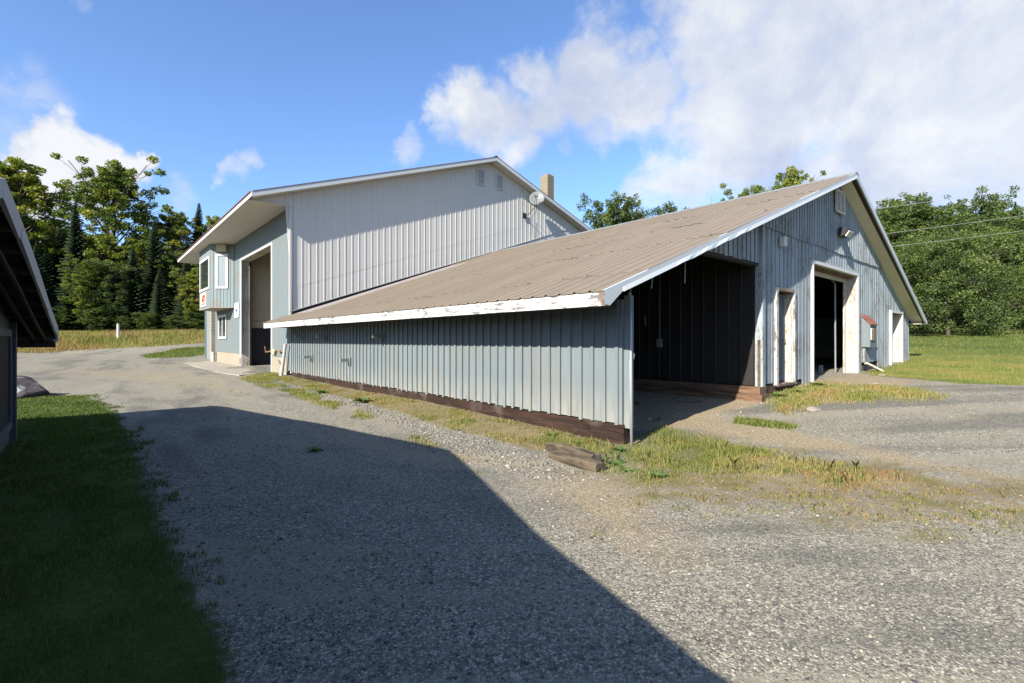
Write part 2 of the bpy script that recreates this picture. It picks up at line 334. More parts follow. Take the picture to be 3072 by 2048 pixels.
# ------------------------------------------------------------ ground
POLY = dict(
    corner=[(6.5, 4.4), (7.35, 4.63), (7.27, 3.96), (7.17, 2.92), (7.06, 2.08), (7.07, 1.42), (6.84, 1.09), (6.1, 1.4), (5.94, 1.96), (5.68, 2.56), (5.1, 2.99), (4.6, 3.15), (4.75, 3.97), (4.93, 4.67), (5.62, 5.67), (5.95, 6.08), (6.0, 4.6)],
    patchdirt=[(4.2, 4.2), (7.6, 4.8), (7.6, 2.6), (8.2, -.2), (6.4, -.2), (4.9, .6), (3.9, 2.6)],
    fringe=[(4.33, 3.15), (5.1, 2.99), (5.68, 2.56), (5.94, 1.96), (6.26, 1.44), (6.9, 1.1), (7.3, .4), (6.52, 0.1), (5.53, 0.28), (5.21, 0.63), (5.12, 1.34), (4.52, 2.03), (3.97, 2.59)],
    doorgrass=[(12.96, 4.35), (14.01, 4.2), (13.96, 2.8), (13.47, 1.83), (12.48, 1.95), (11.76, 2.71), (11.18, 3.3), (9.84, 3.62), (10.28, 4.1), (11.56, 4.4)],
    island=[(8.99, 4.13), (9.06, 3.77), (8.93, 3.04), (8.64, 3.08), (8.51, 3.54), (8.55, 3.94)],
    bank=[(5.95, 20.6), (5.99, 4.8), (5.5, 4.5), (4.85, 5.1), (4.9, 7.06), (5.0, 10.61), (5.05, 15.71), (5.15, 18.97)],
    strip=[(5.03, 17.0), (4.98, 10.61), (4.85, 7.06), (4.75, 4.91), (4.4, 3.6), (3.9, 3.9), (3.9, 5.75), (4.36, 8.59), (4.68, 12.58), (4.9, 17.38)],
    line=[(4.2, 20.89), (5.97, 23.2), (5.9, 20.75), (4.9, 15), (4.45, 10.5), (4.2, 7.5), (3.78, 5.23), (3.85, 6.4), (3.95, 8.6), (4.15, 13.13), (4.15, 17.34)],
    lawn=[(-30, 20.5), (-1.05, 18.9), (-0.13, 17.66), (0.2, 15.46), (0.39, 12.4), (0.47, 9.72), (0.45, 6.99), (0.46, 5.25), (0.49, 3.9), (0.53, 3.09), (0.52, 2.57), (.5, -10), (-30, -10)],
    rlawn=[(18.1, 4.42), (16.91, 3.79), (16.41, 2.92), (15.76, 1.9), (16.09, 0.82), (17, -8), (20, -40), (300, -200), (300, 200), (24.9, 60), (25.3, 4.42)],
    verge=[(-60, 52), (-3.88, 53.91), (-1.65, 55.21), (1.14, 54.24), (4.02, 52.61), (8.07, 53.67), (20, 56), (60, 60), (200, 200), (-200, 200)],
    nearbld=[(2.55, 43.04), (5.03, 47.34), (7.69, 49.0), (6.91, 43.66), (5.15, 41.28), (2.82, 39.88)],
    sand1=[(9.5, 20), (6.3, 20), (6.2, 5.0), (6.9, 4.9), (7.5, 4.2), (7.6, 2.2), (7.5, .9), (7.2, -.5), (7.6, -.5), (8.0, 1.2), (8.5, 2.6), (8.9, 4.4), (10.9, 4.3), (10.9, 20)],
    sand2=[(13.9, 4.6), (18, 4.6), (17, 3.7), (15.8, 2.4), (14.0, 2.8)],
    sand3=[(3.6, 6.0), (3.9, 4.6), (3.4, 3.6), (2.75, 2.3), (3.2, 1.7), (4.0, 2.4), (4.9, 3.1), (4.7, 4.1), (4.4, 6.1)],
    sand4=[(2.0, 15), (4.5, 14), (4.8, 19), (4.5, 26), (2, 30), (-2, 36), (-3, 30), (0, 22)])
def pdist(P, x, y):
    """signed distance (inside positive) of points to polygon"""
    P = np.array(P); x = x.ravel(); y = y.ravel(); d = np.full(len(x), 1e9); ins = np.zeros(len(x), bool)
    for i in range(len(P)):
        a = P[i]; b = P[(i + 1) % len(P)]; ab = b - a
        t = np.clip(((x - a[0]) * ab[0] + (y - a[1]) * ab[1]) / (ab @ ab), 0, 1)
        d = np.minimum(d, np.hypot(x - a[0] - t * ab[0], y - a[1] - t * ab[1]))
        c = ((a[1] > y) != (b[1] > y)); xx = a[0] + (y - a[1]) * ab[0] / (ab[1] if ab[1] else 1e-9); ins ^= c & (x < xx)
    return np.where(ins, d, -d)
def soft(n, x, y, w=.3): return np.clip(pdist(POLY[n], x, y) / (2 * w) + .5, 0, 1)
def vnoise(x, y, s, seed=0):
    r = np.random.default_rng(seed).random((64, 64)); x = np.asarray(x) / s + 1000; y = np.asarray(y) / s + 1000
    xi = np.floor(x).astype(int); yi = np.floor(y).astype(int); fx = x - xi; fy = y - yi; fx = fx * fx * (3 - 2 * fx); fy = fy * fy * (3 - 2 * fy)
    g = lambda i, j: r[i % 64, j % 64]
    return (g(xi, yi) * (1 - fx) + g(xi + 1, yi) * fx) * (1 - fy) + (g(xi, yi + 1) * (1 - fx) + g(xi + 1, yi + 1) * fx) * fy
def lanes(x, y):
    """worn wheel lanes: along the drive, then swinging out across the yard"""
    x = np.asarray(x, float); y = np.asarray(y, float)
    k = np.logaddexp(0, (5.2 - y) * 1.2) / 1.2
    s = x - 1.25 * k - .006 * (y - 5).clip(0) ** 2 * .5; a = y + x * .3
    return .55 * vnoise(s, a * .10, .62, 41) + .3 * vnoise(s, a * .25, .27, 42) + .15 * vnoise(x, y, .8, 43)
def ground_z(x, y):
    z = zg(x, y) + (lanes(x, y) - .5) * .05 * np.clip(1.2 - np.asarray(y) / 40, 0, 1)
    return z + (vnoise(x, y, 1.3, 1) - .5) * .03 + (vnoise(x, y, .35, 2) - .5) * .012
def axis(segs):
    out = []
    for a, b, s in segs: out += list(np.arange(a, b, s))
    return np.array(out + [segs[-1][1]])
GX = axis([(-700, -120, 60), (-120, -20, 6), (-20, -4, 1), (-4, 10, .13), (10, 20, .25), (20, 40, .6), (40, 110, 3), (110, 900, 60)])
GY = axis([(-700, -100, 60), (-100, -20, 8), (-20, -2, 1), (-2, 8, .13), (8, 24, .22), (24, 60, .7), (60, 120, 4), (120, 900, 60)])
gx, gy = np.meshgrid(GX, GY, indexing='ij'); gz = ground_z(np.clip(gx, -150, 160), np.clip(gy, -90, 130))
V = np.stack([gx.ravel(), gy.ravel(), gz.ravel()], 1); nx, ny = gx.shape
ii, jj = np.meshgrid(np.arange(nx - 1), np.arange(ny - 1), indexing='ij'); b0 = (ii * ny + jj).ravel()
FQ = np.stack([b0, b0 + ny, b0 + ny + 1, b0 + 1], 1)
m, t = newmat('ground_cover', .95, .12); MATS['ground'] = m
geo = t.n('ShaderNodeNewGeometry').outputs['Position']
def attr(n): return t.n('ShaderNodeAttribute', attribute_name=n).outputs['Fac']
nb = t.noise(geo, .45, 5, .6); nm = t.noise(geo, 2.3, 5, .6); nf = t.noise(geo, 18, 5, .7)
vor = t.n('ShaderNodeTexVoronoi', ins={'Vector': geo, 'Scale': 88.0}); vcol = t.n('ShaderNodeSeparateColor', ins={0: vor.outputs['Color']}).outputs[0]
vor2 = t.n('ShaderNodeTexVoronoi', ins={'Vector': geo, 'Scale': 41.0}); vc2 = t.n('ShaderNodeSeparateColor', ins={0: vor2.outputs['Color']}).outputs[1]
peb = t.ramp(vcol, [(0, (.03, .03, .03)), (.30, (.11, .108, .102)), (.6, (.20, .193, .178)), (.82, (.31, .295, .262)), (.95, (.54, .52, .47))])
peb2 = t.ramp(vc2, [(0, (.105, .105, .10)), (.5, (.19, .184, .17)), (.9, (.28, .262, .23)), (1, (.42, .40, .36))])
grav = t.mix(.45, peb, peb2)
# tyre-worn lanes along the drive: finer, paler material between looser stone
lane = attr('lane')
fines = t.maprange(t.math('ADD', t.math('MULTIPLY', lane, -1.0), t.math('MULTIPLY', nm, .25)), -.36, -.22)
grav = t.mix(t.math('MULTIPLY', fines, .62), grav, t.mix(nf, (.19, .18, .16), (.28, .262, .225)))
grav = t.mix(t.math('MULTIPLY', t.maprange(t.math('ADD', lane, t.math('MULTIPLY', nb, .5)), .82, .98), .55), grav, (.085, .087, .09))
sandc = t.mix(nf, (.17, .135, .095), (.29, .24, .175)); sandc = t.mix(t.math('MULTIPLY', t.maprange(vcol, .8, .85), .6), sandc, peb)
es = t.math('ADD', attr('sand'), t.math('MULTIPLY', t.math('SUBTRACT', nm, .5), .9))
c = t.mix(t.maprange(es, .35, .75), grav, sandc)
dirtc = t.mix(nf, (.12, .095, .06), (.25, .20, .13)); dirtc = t.mix(t.maprange(nm, .45, .6), dirtc, (.14, .125, .06))
ed = t.math('ADD', attr('bank'), t.math('ADD', t.math('MULTIPLY', t.math('SUBTRACT', nm, .5), .8), t.math('MULTIPLY', t.math('SUBTRACT', nf, .5), .7))); c = t.mix(t.maprange(ed, .35, .65), c, dirtc)
gc = t.ramp(t.math('ADD', t.math('MULTIPLY', nf, .5), t.math('MULTIPLY', nb, .5)), [(.3, (.034, .058, .014)), (.5, (.066, .092, .022)), (.68, (.14, .145, .045))])
dryc = t.ramp(t.noise(geo, .7, 5, .65), [(.35, (.085, .13, .028)), (.5, (.17, .18, .045)), (.65, (.25, .19, .07))])
gc = t.mix(attr('dry'), gc, dryc)
eg = t.math('ADD', attr('grass'), t.math('MULTIPLY', t.math('SUBTRACT', nm, .5), .55)); eg2 = t.math('ADD', eg, t.math('MULTIPLY', t.math('SUBTRACT', nf, .5), .5))
c = t.mix(t.maprange(eg2, .42, .6), c, gc)
c = t.mix(1.0, c, (.89, .85, .745), 'MULTIPLY'); t.t.links.new(c, t.b.inputs['Base Color'])
hh = t.math('ADD', t.math('MULTIPLY', vor.outputs['Distance'], -1.0), t.math('MULTIPLY', vor2.outputs['Distance'], -1.0)); hh = t.math('ADD', hh, t.math('MULTIPLY', nf, .2))
bump(t, hh, .55, .0065)
gme = npmesh('ground', V, FQ, m, None, True)
fx, fy = V[:, 0], V[:, 1]
def mx(*a):
    o = a[0]
    for q in a[1:]: o = np.maximum(o, q)
    return o
grassA = mx(soft('lawn', fx, fy, .22), soft('rlawn', fx, fy, .5), soft('verge', fx, fy, .8), soft('nearbld', fx, fy, .5) * .8, soft('corner', fx, fy, .35) * .50, soft('doorgrass', fx, fy, .5) * .55, soft('line', fx, fy, .3) * .52, soft('island', fx, fy, .15) * .6)
sandA = mx(soft('sand1', fx, fy, .5), soft('sand2', fx, fy, .5) * .9, soft('sand3', fx, fy, .5) * .75, soft('sand4', fx, fy, 2) * .5)
dryA = mx(soft('rlawn', fx, fy, .5) * np.clip((34 - fx) / 12, 0, 1), soft('verge', fx, fy, .8) * .8, soft('doorgrass', fx, fy, .5) * .8)
for nme, arr in (('lane', lanes(fx, fy)), ('grass', grassA), ('sand', sandA), ('bank', mx(soft('bank', fx, fy, .25), soft('patchdirt', fx, fy, .9) * .60, soft('doorgrass', fx, fy, .5) * .6)), ('dry', dryA)):
    a = gme.attributes.new(nme, 'FLOAT', 'POINT'); a.data.foreach_set('value', arr.astype(np.float32))
link('ground', gme, kind='structure')
# concrete apron in front of the workshop door
def gz1(x, y): return float(zg(x, y))
ap = [(4.1, 36.7), (6.0, 41.5), (6.55, 41.5), (6.55, 24.0), (5.9, 22.9), (4.5, 22.0), (4.15, 24.3)]
Bag().ext([(x, y, -1.38 + .0055 * (y - 22)) for x, y in ap], (0, 0, -.2)).build('apron', M['slab'], kind='structure')

# ------------------------------------------------------------ long low barn
XW, YG, XE, YR = 6.01, 4.5, 5.10, 4.08
XP, ZP, XB = 16.25, 4.664, 25.95            # ridge, far eave
def zl(x): return .654 + (x - XE) * (ZP - .654) / (XP - XE)     # top of the roof, near slope
def zr(x): return ZP - (x - XP) * (ZP - .757) / (XB - XP)
def zt(x): return zl(x) if x < XP else zr(x)
barn = thing('barn', (XW, YG, -1.5), 'long low barn of weathered blue-grey boards under a faded brown metal roof', 'barn')
def brd(name, mat, parent, x0, x1, y0, y1, z0, z1a, z1b=None, axis='x'):
    """upright board; top edge may slope from z1a to z1b"""
    z1b = z1a if z1b is None else z1b
    b = Bag()
    if axis == 'x': b.hexa([(x0, y0, z0), (x1, y0, z0), (x1, y1, z0), (x0, y1, z0), (x0, y0, z1a), (x1, y0, z1b), (x1, y1, z1b), (x0, y1, z1a)])
    else: b.hexa([(x0, y0, z0), (x1, y0, z0), (x1, y1, z0), (x0, y1, z0), (x0, y0, z1a), (x1, y0, z1a), (x1, y1, z1b), (x0, y1, z1b)])
    return b.build(name, mat, parent)
# structural walls behind the boards
Bag().box((6.03, 4.55, -1.23), (6.13, 20.4, .58)).build('wall', M['blue'], barn)
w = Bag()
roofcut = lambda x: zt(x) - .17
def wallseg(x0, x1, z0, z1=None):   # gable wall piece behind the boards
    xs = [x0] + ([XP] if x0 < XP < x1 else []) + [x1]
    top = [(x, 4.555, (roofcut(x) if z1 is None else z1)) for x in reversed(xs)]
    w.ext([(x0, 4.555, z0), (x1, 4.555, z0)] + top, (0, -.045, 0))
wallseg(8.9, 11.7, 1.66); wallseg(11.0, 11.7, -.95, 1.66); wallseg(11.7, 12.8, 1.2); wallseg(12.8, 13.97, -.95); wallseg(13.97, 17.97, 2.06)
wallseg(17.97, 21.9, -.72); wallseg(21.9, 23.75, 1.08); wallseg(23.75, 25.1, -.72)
w.build('wall', M['gap_shade'], barn)  # shade of the board gaps is put into this backing's colour
Bag().box((25.0, 4.62, -1.0), (25.1, 20.2, 1.0)).build('wall', M['blue_old'], barn)
Bag().box((6.13, 20.2, -1.3), (25.1, 20.3, .9)).build('wall', M['deck'], barn)
# boards and battens of the long wall
y = 4.50; k = 0; P = .2385
while y < 20.35:
    y1 = min(y + P, 20.4); j = random.uniform(-.012, .012)
    brd('board', M['blue'], barn, 5.992, 6.03, y + .003, y1 - .003, -1.235 + j, .6)
    j = random.uniform(-.02, .02); bx = random.uniform(-.004, .004)
    brd('batten', M['blue'], barn, 5.962 + bx, 5.99, y - .001 + bx, y + .058 + bx, -1.25 + j, .6)
    y += P
# corner trims
brd('corner_board', M['blue'], barn, 5.985, 6.13, 4.44, 4.497, -1.25, .60)
brd('corner_board', M['blue'], barn, 6.03, 6.12, 4.33, 4.437, -1.3, .66)
# sill timbers
for (a, b_) in ((4.42, 9.1), (9.12, 14.6), (14.62, 20.35)):
    Bag().box((6.0 + random.uniform(-.012, .004), a, -1.72), (6.22, b_, -1.256)).build('sill_timber', M['tim_y'], barn)
Bag().box((6.05, 4.46, -1.75), (6.3, 4.9, -1.27)).build('sill_timber', M['tim_y'], barn)
# gable boards
def fracboards(x0, x1, w_, z0, top, yb, mat, name='board', skip=(), gap=.028, th=.024, bk=.03):
    x = x0
    while x < x1 - .02:
        xe = min(x + w_, x1); xm = (x + xe) / 2
        zz0 = z0(xm) if callable(z0) else z0
        segs = [(zz0, None)]
        for (a, b_, s0, s1) in skip:
            if xm > a and xm < b_:
                segs = ([] if s0 is None else [(zz0, s0)]) + [(s1, None)]
        for (za, zb) in segs:
            ta = (top(x) if zb is None else zb); tb = (top(xe - gap) if zb is None else zb)
            if x < XP < xe and zb is None: ta = tb = min(ta, tb)
            if min(ta, tb) > za + .02:
                dy = random.uniform(-.004, .004)
                brd(name, mat, barn, x, xe - gap, yb - th + dy * .5, yb + bk, za + random.uniform(-.012, .012), ta, tb)
        x = xe
rc = lambda x: zt(x) - .255
low = lambda x: -.96 if x < 13.5 else (-1.12 if x < 14.0 else (-1.04 if x < 18.5 else (-.70 if x < 20.4 else -.92)))
fracboards(8.72, 10.92, .198, 1.648, rc, 4.509, M['blue_old'], gap=.05, th=.013, bk=.002)
fracboards(11.09, 25.11, .232, low, lambda x: min(rc(x), 2.5), 4.509, M['blue_old'],
           skip=[(11.72, 12.79, None, 1.21), (14.0, 17.96, None, 2.07), (21.95, 23.74, None, 1.09)], gap=.040, th=.012, bk=.002)
Bag().ext([(11.02, 4.481, 2.47), (20.9, 4.481, 2.47), (XP, 4.481, rc(XP)), (11.2, 4.481, rc(11.2))], (0, .027, 0)).build('wall', M['gap_shade'], barn)
fracboards(11.02, 20.96, .178, 2.462, rc, 4.482, M['blue_old'], th=.014, gap=.046, bk=.03)
Bag().box((10.94, 4.44, -1.0), (11.075, 4.6, 2.45)).build('corner_board', M['blue_old'], barn)
Bag().box((8.3, 4.53, 1.60), (10.93, 4.68, 1.66)).build('header_beam', M['deck'], barn)
# timbers under the gable
for (a, b_, z0, z1, mt) in ((11.0, 13.0, -1.45, -1.13, 'tim_x'), (11.3, 13.55, -1.125, -.99, 'tim_x'), (18.4, 20.6, -1.2, -.78, 'rot'), (20.7, 25.05, -1.25, -.93, 'rot')):
    Bag().box((a, 4.53, z0), (b_, 4.75, z1)).build('sill_timber', M[mt], barn)
Bag().box((10.75, 4.42, -1.14), (11.1, 9.5, -.99)).build('sill_timber', M['tim_raw'], barn)
Bag().box((10.70, 4.36, -1.5), (11.12, 12, -1.145)).build('sill_timber', M['tim_raw'], barn)
# torn edge strip where the corner board is broken away
Bag().box((10.918, 4.485, -.97), (10.939, 4.54, .0)).build('corner_board', M['tim_x'], barn, label='bare splintered strip of raw wood')
# bay: brown sheet side wall, back wall, roof underside
y = 4.62
while y < 12:
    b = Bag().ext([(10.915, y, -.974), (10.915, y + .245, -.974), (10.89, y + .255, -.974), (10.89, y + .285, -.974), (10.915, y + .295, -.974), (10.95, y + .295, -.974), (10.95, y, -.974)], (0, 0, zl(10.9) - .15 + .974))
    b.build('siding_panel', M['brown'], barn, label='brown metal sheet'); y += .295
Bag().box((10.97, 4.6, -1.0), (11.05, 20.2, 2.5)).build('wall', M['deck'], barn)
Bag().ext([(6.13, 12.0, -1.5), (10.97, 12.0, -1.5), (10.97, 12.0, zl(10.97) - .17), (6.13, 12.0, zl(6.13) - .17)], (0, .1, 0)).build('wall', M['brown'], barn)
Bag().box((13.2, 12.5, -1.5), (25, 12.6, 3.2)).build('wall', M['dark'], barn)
Bag().box((11.05, 4.62, -1.25), (25.0, 12.5, -1.03)).build('floor', M['slab'], barn)
# roof deck
Bag().ext([(XE + .02, YR + .02, zl(XE + .02) - .05), (XP, YR + .02, ZP - .05), (XB - .02, YR + .02, zr(XB - .02) - .05), (XB - .02, YR + .02, zr(XB - .02) - .15), (XP, YR + .02, ZP - .16), (XE + .02, YR + .02, zl(XE + .02) - .15)], (0, 16.2, 0)).build('roof_deck', M['deck'], barn)
Bag().ext([(XE + .02, 20.33, zl(XE + .02) - .04), (5.98, 20.33, zl(5.98) - .04), (5.98, 20.33, zl(5.98) - .15), (XE + .02, 20.33, zl(XE + .02) - .15)], (0, .4, 0)).build('roof_deck', M['deck'], barn)
# near slope sheets, five rows lapped up the slope
rows = [5.07, 6.22, 8.65, 11.05, 13.35, 16.24]
SW = .84; sl = (ZP - .654) / (XP - XE)
def sheet(xa, xb, ytop=SW):
    b = Bag(); cs = []
    for r in range(3):
        o = r * .28
        cs += [(o, 0), (o + .195, 0), (o + .21, .022), (o + .245, .022), (o + .26, 0)]
    cs += [(SW + .02, 0.001)]
    xo = xa - (.12 if xa > 5.2 else 0)
    za, zb = zl(xo), zl(xb)
    la, lb = (.010 if xa > 5.2 else 0.0), 0
    n = len(cs)
    for (yy, h) in cs: b.v.append((xo, yy, za + h + la))
    for (yy, h) in cs: b.v.append((xb, yy, zb + h + lb))
    for (yy, h) in cs: b.v.append((xo, yy, za + h + la - .006))
    for i in range(n - 1): b.f.append((i, n + i, n + i + 1, i + 1)); b.f.append((i, i + 1, 2 * n + i + 1, 2 * n + i))
    return b
r0 = ORI[barn.name]
for i in range(5):
    me0 = sheet(rows[i], rows[i + 1]).mesh('roof_sheet', M['roof'], (r0.x, 0, r0.z)); me1 = None
    yy = YR - .02; k = 0
    while yy < 20.7:
        lim = 20.36 if rows[i] > 5.9 else 20.8
        if yy + SW * .7 > lim: break
        o = bpy.data.objects.new('roof_sheet', me0); COL.objects.link(o); o.parent = barn
        o.location = (0, yy - r0.y, random.choice([0, 0, .004, .01]) if i else 0)
        o.rotation_euler = (0, random.uniform(-.0006, .0006), random.uniform(-.0008, .0008))
        if k >= 17 and 1 <= i <= 3:
            if me1 is None: me1 = me0.copy(); me1.materials.clear(); me1.materials.append(M['roof_new'])
            o.data = me1; o['label'] = 'newer greyer roof sheet'
        yy += SW; k += 1
# small dark wedges set along the sheet laps
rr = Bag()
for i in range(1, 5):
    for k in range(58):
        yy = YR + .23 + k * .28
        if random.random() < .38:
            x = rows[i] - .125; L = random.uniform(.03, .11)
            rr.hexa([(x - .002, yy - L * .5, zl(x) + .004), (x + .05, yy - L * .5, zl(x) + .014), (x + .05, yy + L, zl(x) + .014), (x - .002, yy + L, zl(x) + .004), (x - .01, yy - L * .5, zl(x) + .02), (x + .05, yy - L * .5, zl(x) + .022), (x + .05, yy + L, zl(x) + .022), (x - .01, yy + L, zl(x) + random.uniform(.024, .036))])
rr.build('dark_lap_marks', M['deck'], barn, kind='stuff')
Bag().ext([(XP + .0, YR - .02, ZP + .012), (XB + .03, YR - .02, zr(XB + .03) + .012), (XB + .03, YR - .02, zr(XB + .03) - .03), (XP, YR - .02, ZP - .03)], (0, 16.25, 0)).build('roof_sheet', M['roof'], barn, label='far slope of the metal roof')
Bag().ext([(XP - .17, YR - .03, zl(XP - .17) + .026), (XP, YR - .03, ZP + .045), (XP + .17, YR - .03, zr(XP + .17) + .03), (XP + .17, YR - .03, zr(XP + .17) + .012), (XP, YR - .03, ZP + .02), (XP - .17, YR - .03, zl(XP - .17) + .012)], (0, 16.3, 0)).build('ridge_cap', M['galv'], barn)
# eave board, peeling
for a, b_ in ((YR, 9.2), (9.203, 14.7), (14.703, 20.73)):
    Bag().box((XE - .012, a, .448), (XE + .02, b_, .632)).build('eave_board', M['peel'], barn)
Bag().box((XE - .02, YR - .02, .446), (XE + .03, YR + .06, .65)).build('eave_board', M['peel_v'], barn)
Bag().box((XE + .02, YG + .01, .475), (5.958, 20.7, .495)).build('eave_soffit', M['deck'], barn)
# near rake, with the boxed return at the eave
pts = [(XE - .0, .655), (XP, ZP + .01), (XP, ZP - .135), (5.48, .66), (5.21, .455), (XE, .47)]
Bag().ext([(x, YR - .022, z) for x, z in pts], (0, .04, 0)).build('rake_board', M['whitewrap'], barn)
b = Bag(); xs = np.linspace(5.5, XP - .02, 60)
for i in range(59):    # rolled lower lip of the wrap, dented along its lower part
    xa, xb = xs[i], xs[i + 1]; da = .012 * math.sin(i * 1.7) * (7 < i < 22); db = .012 * math.sin((i + 1) * 1.7) * (6 < i < 21)
    b.hexa([(xa, YR - .045 - da, zl(xa) - .135 + da), (xb, YR - .045 - db, zl(xb) - .135 + db), (xb, YR - .0225, zl(xb) - .135), (xa, YR - .0225, zl(xa) - .135), (xa, YR - .028, zl(xa) - .075), (xb, YR - .028, zl(xb) - .075), (xb, YR - .0225, zl(xb) - .075), (xa, YR - .0225, zl(xa) - .075)])
b.build('rake_trim', M['whitewrap'], barn)
Bag().ext([(XP, YR - .022, ZP + .01), (XB + .02, YR - .022, zr(XB + .02) + .01), (XB + .02, YR - .022, zr(XB) - .13), (XB - .18, YR - .022, zr(XB) - .13), (XP, YR - .022, ZP - .135)], (0, .04, 0)).build('rake_board', M['whitewrap'], barn)
# rake soffits of lapped strips
def soffit(b, x0, x1, zf, y0, y1, drop, n, drop1=None):
    drop1 = drop if drop1 is None else drop1; 
    for i in range(n):
        a = x0 + (x1 - x0) * i / n; c_ = x0 + (x1 - x0) * (i + .965) / n
        e = .0022
        b.hexa([(a, y0, zf(a) - drop - e), (c_, y0, zf(c_) - drop + e), (c_, y1, zf(c_) - drop1 + e), (a, y1, zf(a) - drop1 - e), (a, y0, zf(a) - drop + .015), (c_, y0, zf(c_) - drop + .015), (c_, y1, zf(c_) - drop1 + .015), (a, y1, zf(a) - drop1 + .015)])
    return b
soffit(Bag(), XP, XB - .2, zr, YR + .018, 4.50, .130, 96, .245).build('soffit', M['soffit'], barn, kind='stuff')
soffit(Bag(), 5.6, XP, zl, YR + .018, 4.50, .130, 96, .245).build('soffit', M['soffit'], barn, kind='stuff')
Bag().box((XB - .9, YR + .018, zr(XB) - .13), (XB - .02, 20.2, zr(XB) - .11)).build('eave_soffit', M['soffit'], barn)
Bag().box((XB - .01, YR, zr(XB) - .14), (XB + .02, 20.3, zr(XB) - .0)).build('eave_board', M['whitewrap'], barn)
# gable vent
def louvre(parent_root, axis_pt, w_, h_, n, cols, mat, yb, face=-1):
    x, z = axis_pt
    v = Bag(); fr = .035
    v.box((x, yb - .05, z), (x + fr, yb, z + h_)); v.box((x + w_ - fr, yb - .05, z), (x + w_, yb, z + h_)); v.box((x + fr, yb - .05, z), (x + w_ - fr, yb, z + fr)); v.box((x + fr, yb - .05, z + h_ - fr), (x + w_ - fr, yb, z + h_))
    if cols == 2: v.box((x + w_ / 2 - .015, yb - .055, z + fr), (x + w_ / 2 + .015, yb, z + h_ - fr))
    vo = v.build('vent', mat, parent_root)
    Bag().box((x + fr, yb - .004, z + fr), (x + w_ - fr, yb + .002, z + h_ - fr)).build('vent_backing', M['dark'], vo)
    for i in range(n):
        za = z + fr + (h_ - 2 * fr) * (i + .15) / n; s = Bag(); d = (h_ - 2 * fr) / n
        s.hexa([(x + fr, yb - .045, za), (x + w_ - fr, yb - .045, za), (x + w_ - fr, yb - .01, za + d * .45), (x + fr, yb - .01, za + d * .45), (x + fr, yb - .045, za + d * .5), (x + w_ - fr, yb - .045, za + d * .5), (x + w_ - fr, yb - .01, za + d * .8), (x + fr, yb - .01, za + d * .8)])
        s.build('slat', mat, vo)
louvre(barn, (15.68, 3.57), .72, .64, 9, 2, M['soffit_lt'], 4.43)
# person door
d0 = Bag().box((11.70, 4.44, -1.0), (11.80, 4.66, 1.19)).box((12.76, 4.44, -1.0), (12.85, 4.52, 1.19)).build('door_frame', M['peel_v'], barn)
Bag().box((12.735, 4.47, -.99), (12.759, 4.70, 1.11)).build('jamb', M['cream'], d0)
Bag().box((11.80, 4.44, 1.12), (12.76, 4.62, 1.20)).build('lintel', M['rot'], d0)
Bag().box((11.72, 4.40, -1.03), (12.8, 4.70, -.985)).build('threshold', M['rot'], d0)
dr = Bag().box((12.40, 4.665, -.97), (12.73, 4.70, 1.10)).build('door', M['blue'], barn)
for xx in (12.47, 12.55, 12.63): Bag().box((xx, 4.655, -.97), (xx + .012, 4.664, 1.1)).build('panel_strip', M['blue'], dr)
Bag().tube([(12.62, 4.66, .0), (12.62, 4.60, .0)], [.012, .030], 10).build('handle', plain('brass', (.5, .38, .2), .35, metal=.8), dr)
Bag().box((12.60, 4.655, -.15), (12.66, 4.664, -.09)).build('latch_plate', M['rust'], dr)
# big door opening
f = Bag().box((14.0, 4.44, -1.05), (14.075, 4.56, 2.05)).box((17.90, 4.44, -1.02), (17.97, 4.52, 2.05)).box((14.075, 4.44, 1.965), (17.90, 4.56, 2.05)).build('door_frame', M['white'], barn)
Bag().box((17.87, 4.50, -1.02), (17.899, 4.80, 1.96)).build('jamb', M['cream'], f)
Bag().box((17.74, 4.76, -1.02), (17.868, 4.80, 1.96)).build('jamb', M['cream'], f)
Bag().box((14.076, 4.562, 1.90), (17.868, 4.80, 1.96)).build('lintel', M['tim_raw'], f)
Bag().box((14.076, 4.74, 1.78), (17.74, 4.80, 1.898)).build('lintel', M['cream'], f)
Bag().box((14.0, 4.56, -1.05), (14.06, 4.80, 1.9)).build('jamb', M['cream'], f)
Bag().tube([(17.55, 4.95, -1.0), (17.5, 4.95, 1.75), (17.3, 5.1, 2.0), (16.9, 6.5, 2.05)], .025, 8).build('door_track', M['galv'], f)
Bag().box((17.2, 5.2, -1.0), (17.25, 5.3, -.76)).build('stop_block', M['galv'], f)
Bag().box((17.905, 4.425, -.5), (17.93, 4.438, -.1)).build('latch_plate', M['rust'], f)
# side door
f = Bag().box((21.92, 4.42, -.86), (22.06, 4.52, 1.07)).box((23.64, 4.42, -.86), (23.72, 4.50, 1.07)).box((22.06, 4.42, .99), (23.64, 4.56, 1.07)).build('door_frame', M['white'], barn)
Bag().box((23.60, 4.46, -.85), (23.638, 4.80, .985)).build('jamb', M['cream'], f)
d = Bag().box((22.07, 4.76, -.84), (23.60, 4.80, .985)).build('door', M['cream'], barn)
for zz_ in (-.55, .1, .75): Bag().box((23.55, 4.745, zz_), (23.59, 4.758, zz_ + .1)).build('hinge', M['galv'], d)
Bag().box((21.96, 4.395, .0), (22.02, 4.418, .17)).build('hasp', M['galv'], f)
Bag().box((21.9, 4.40, -.92), (23.8, 4.55, -.865)).build('threshold', M['rot'], f)

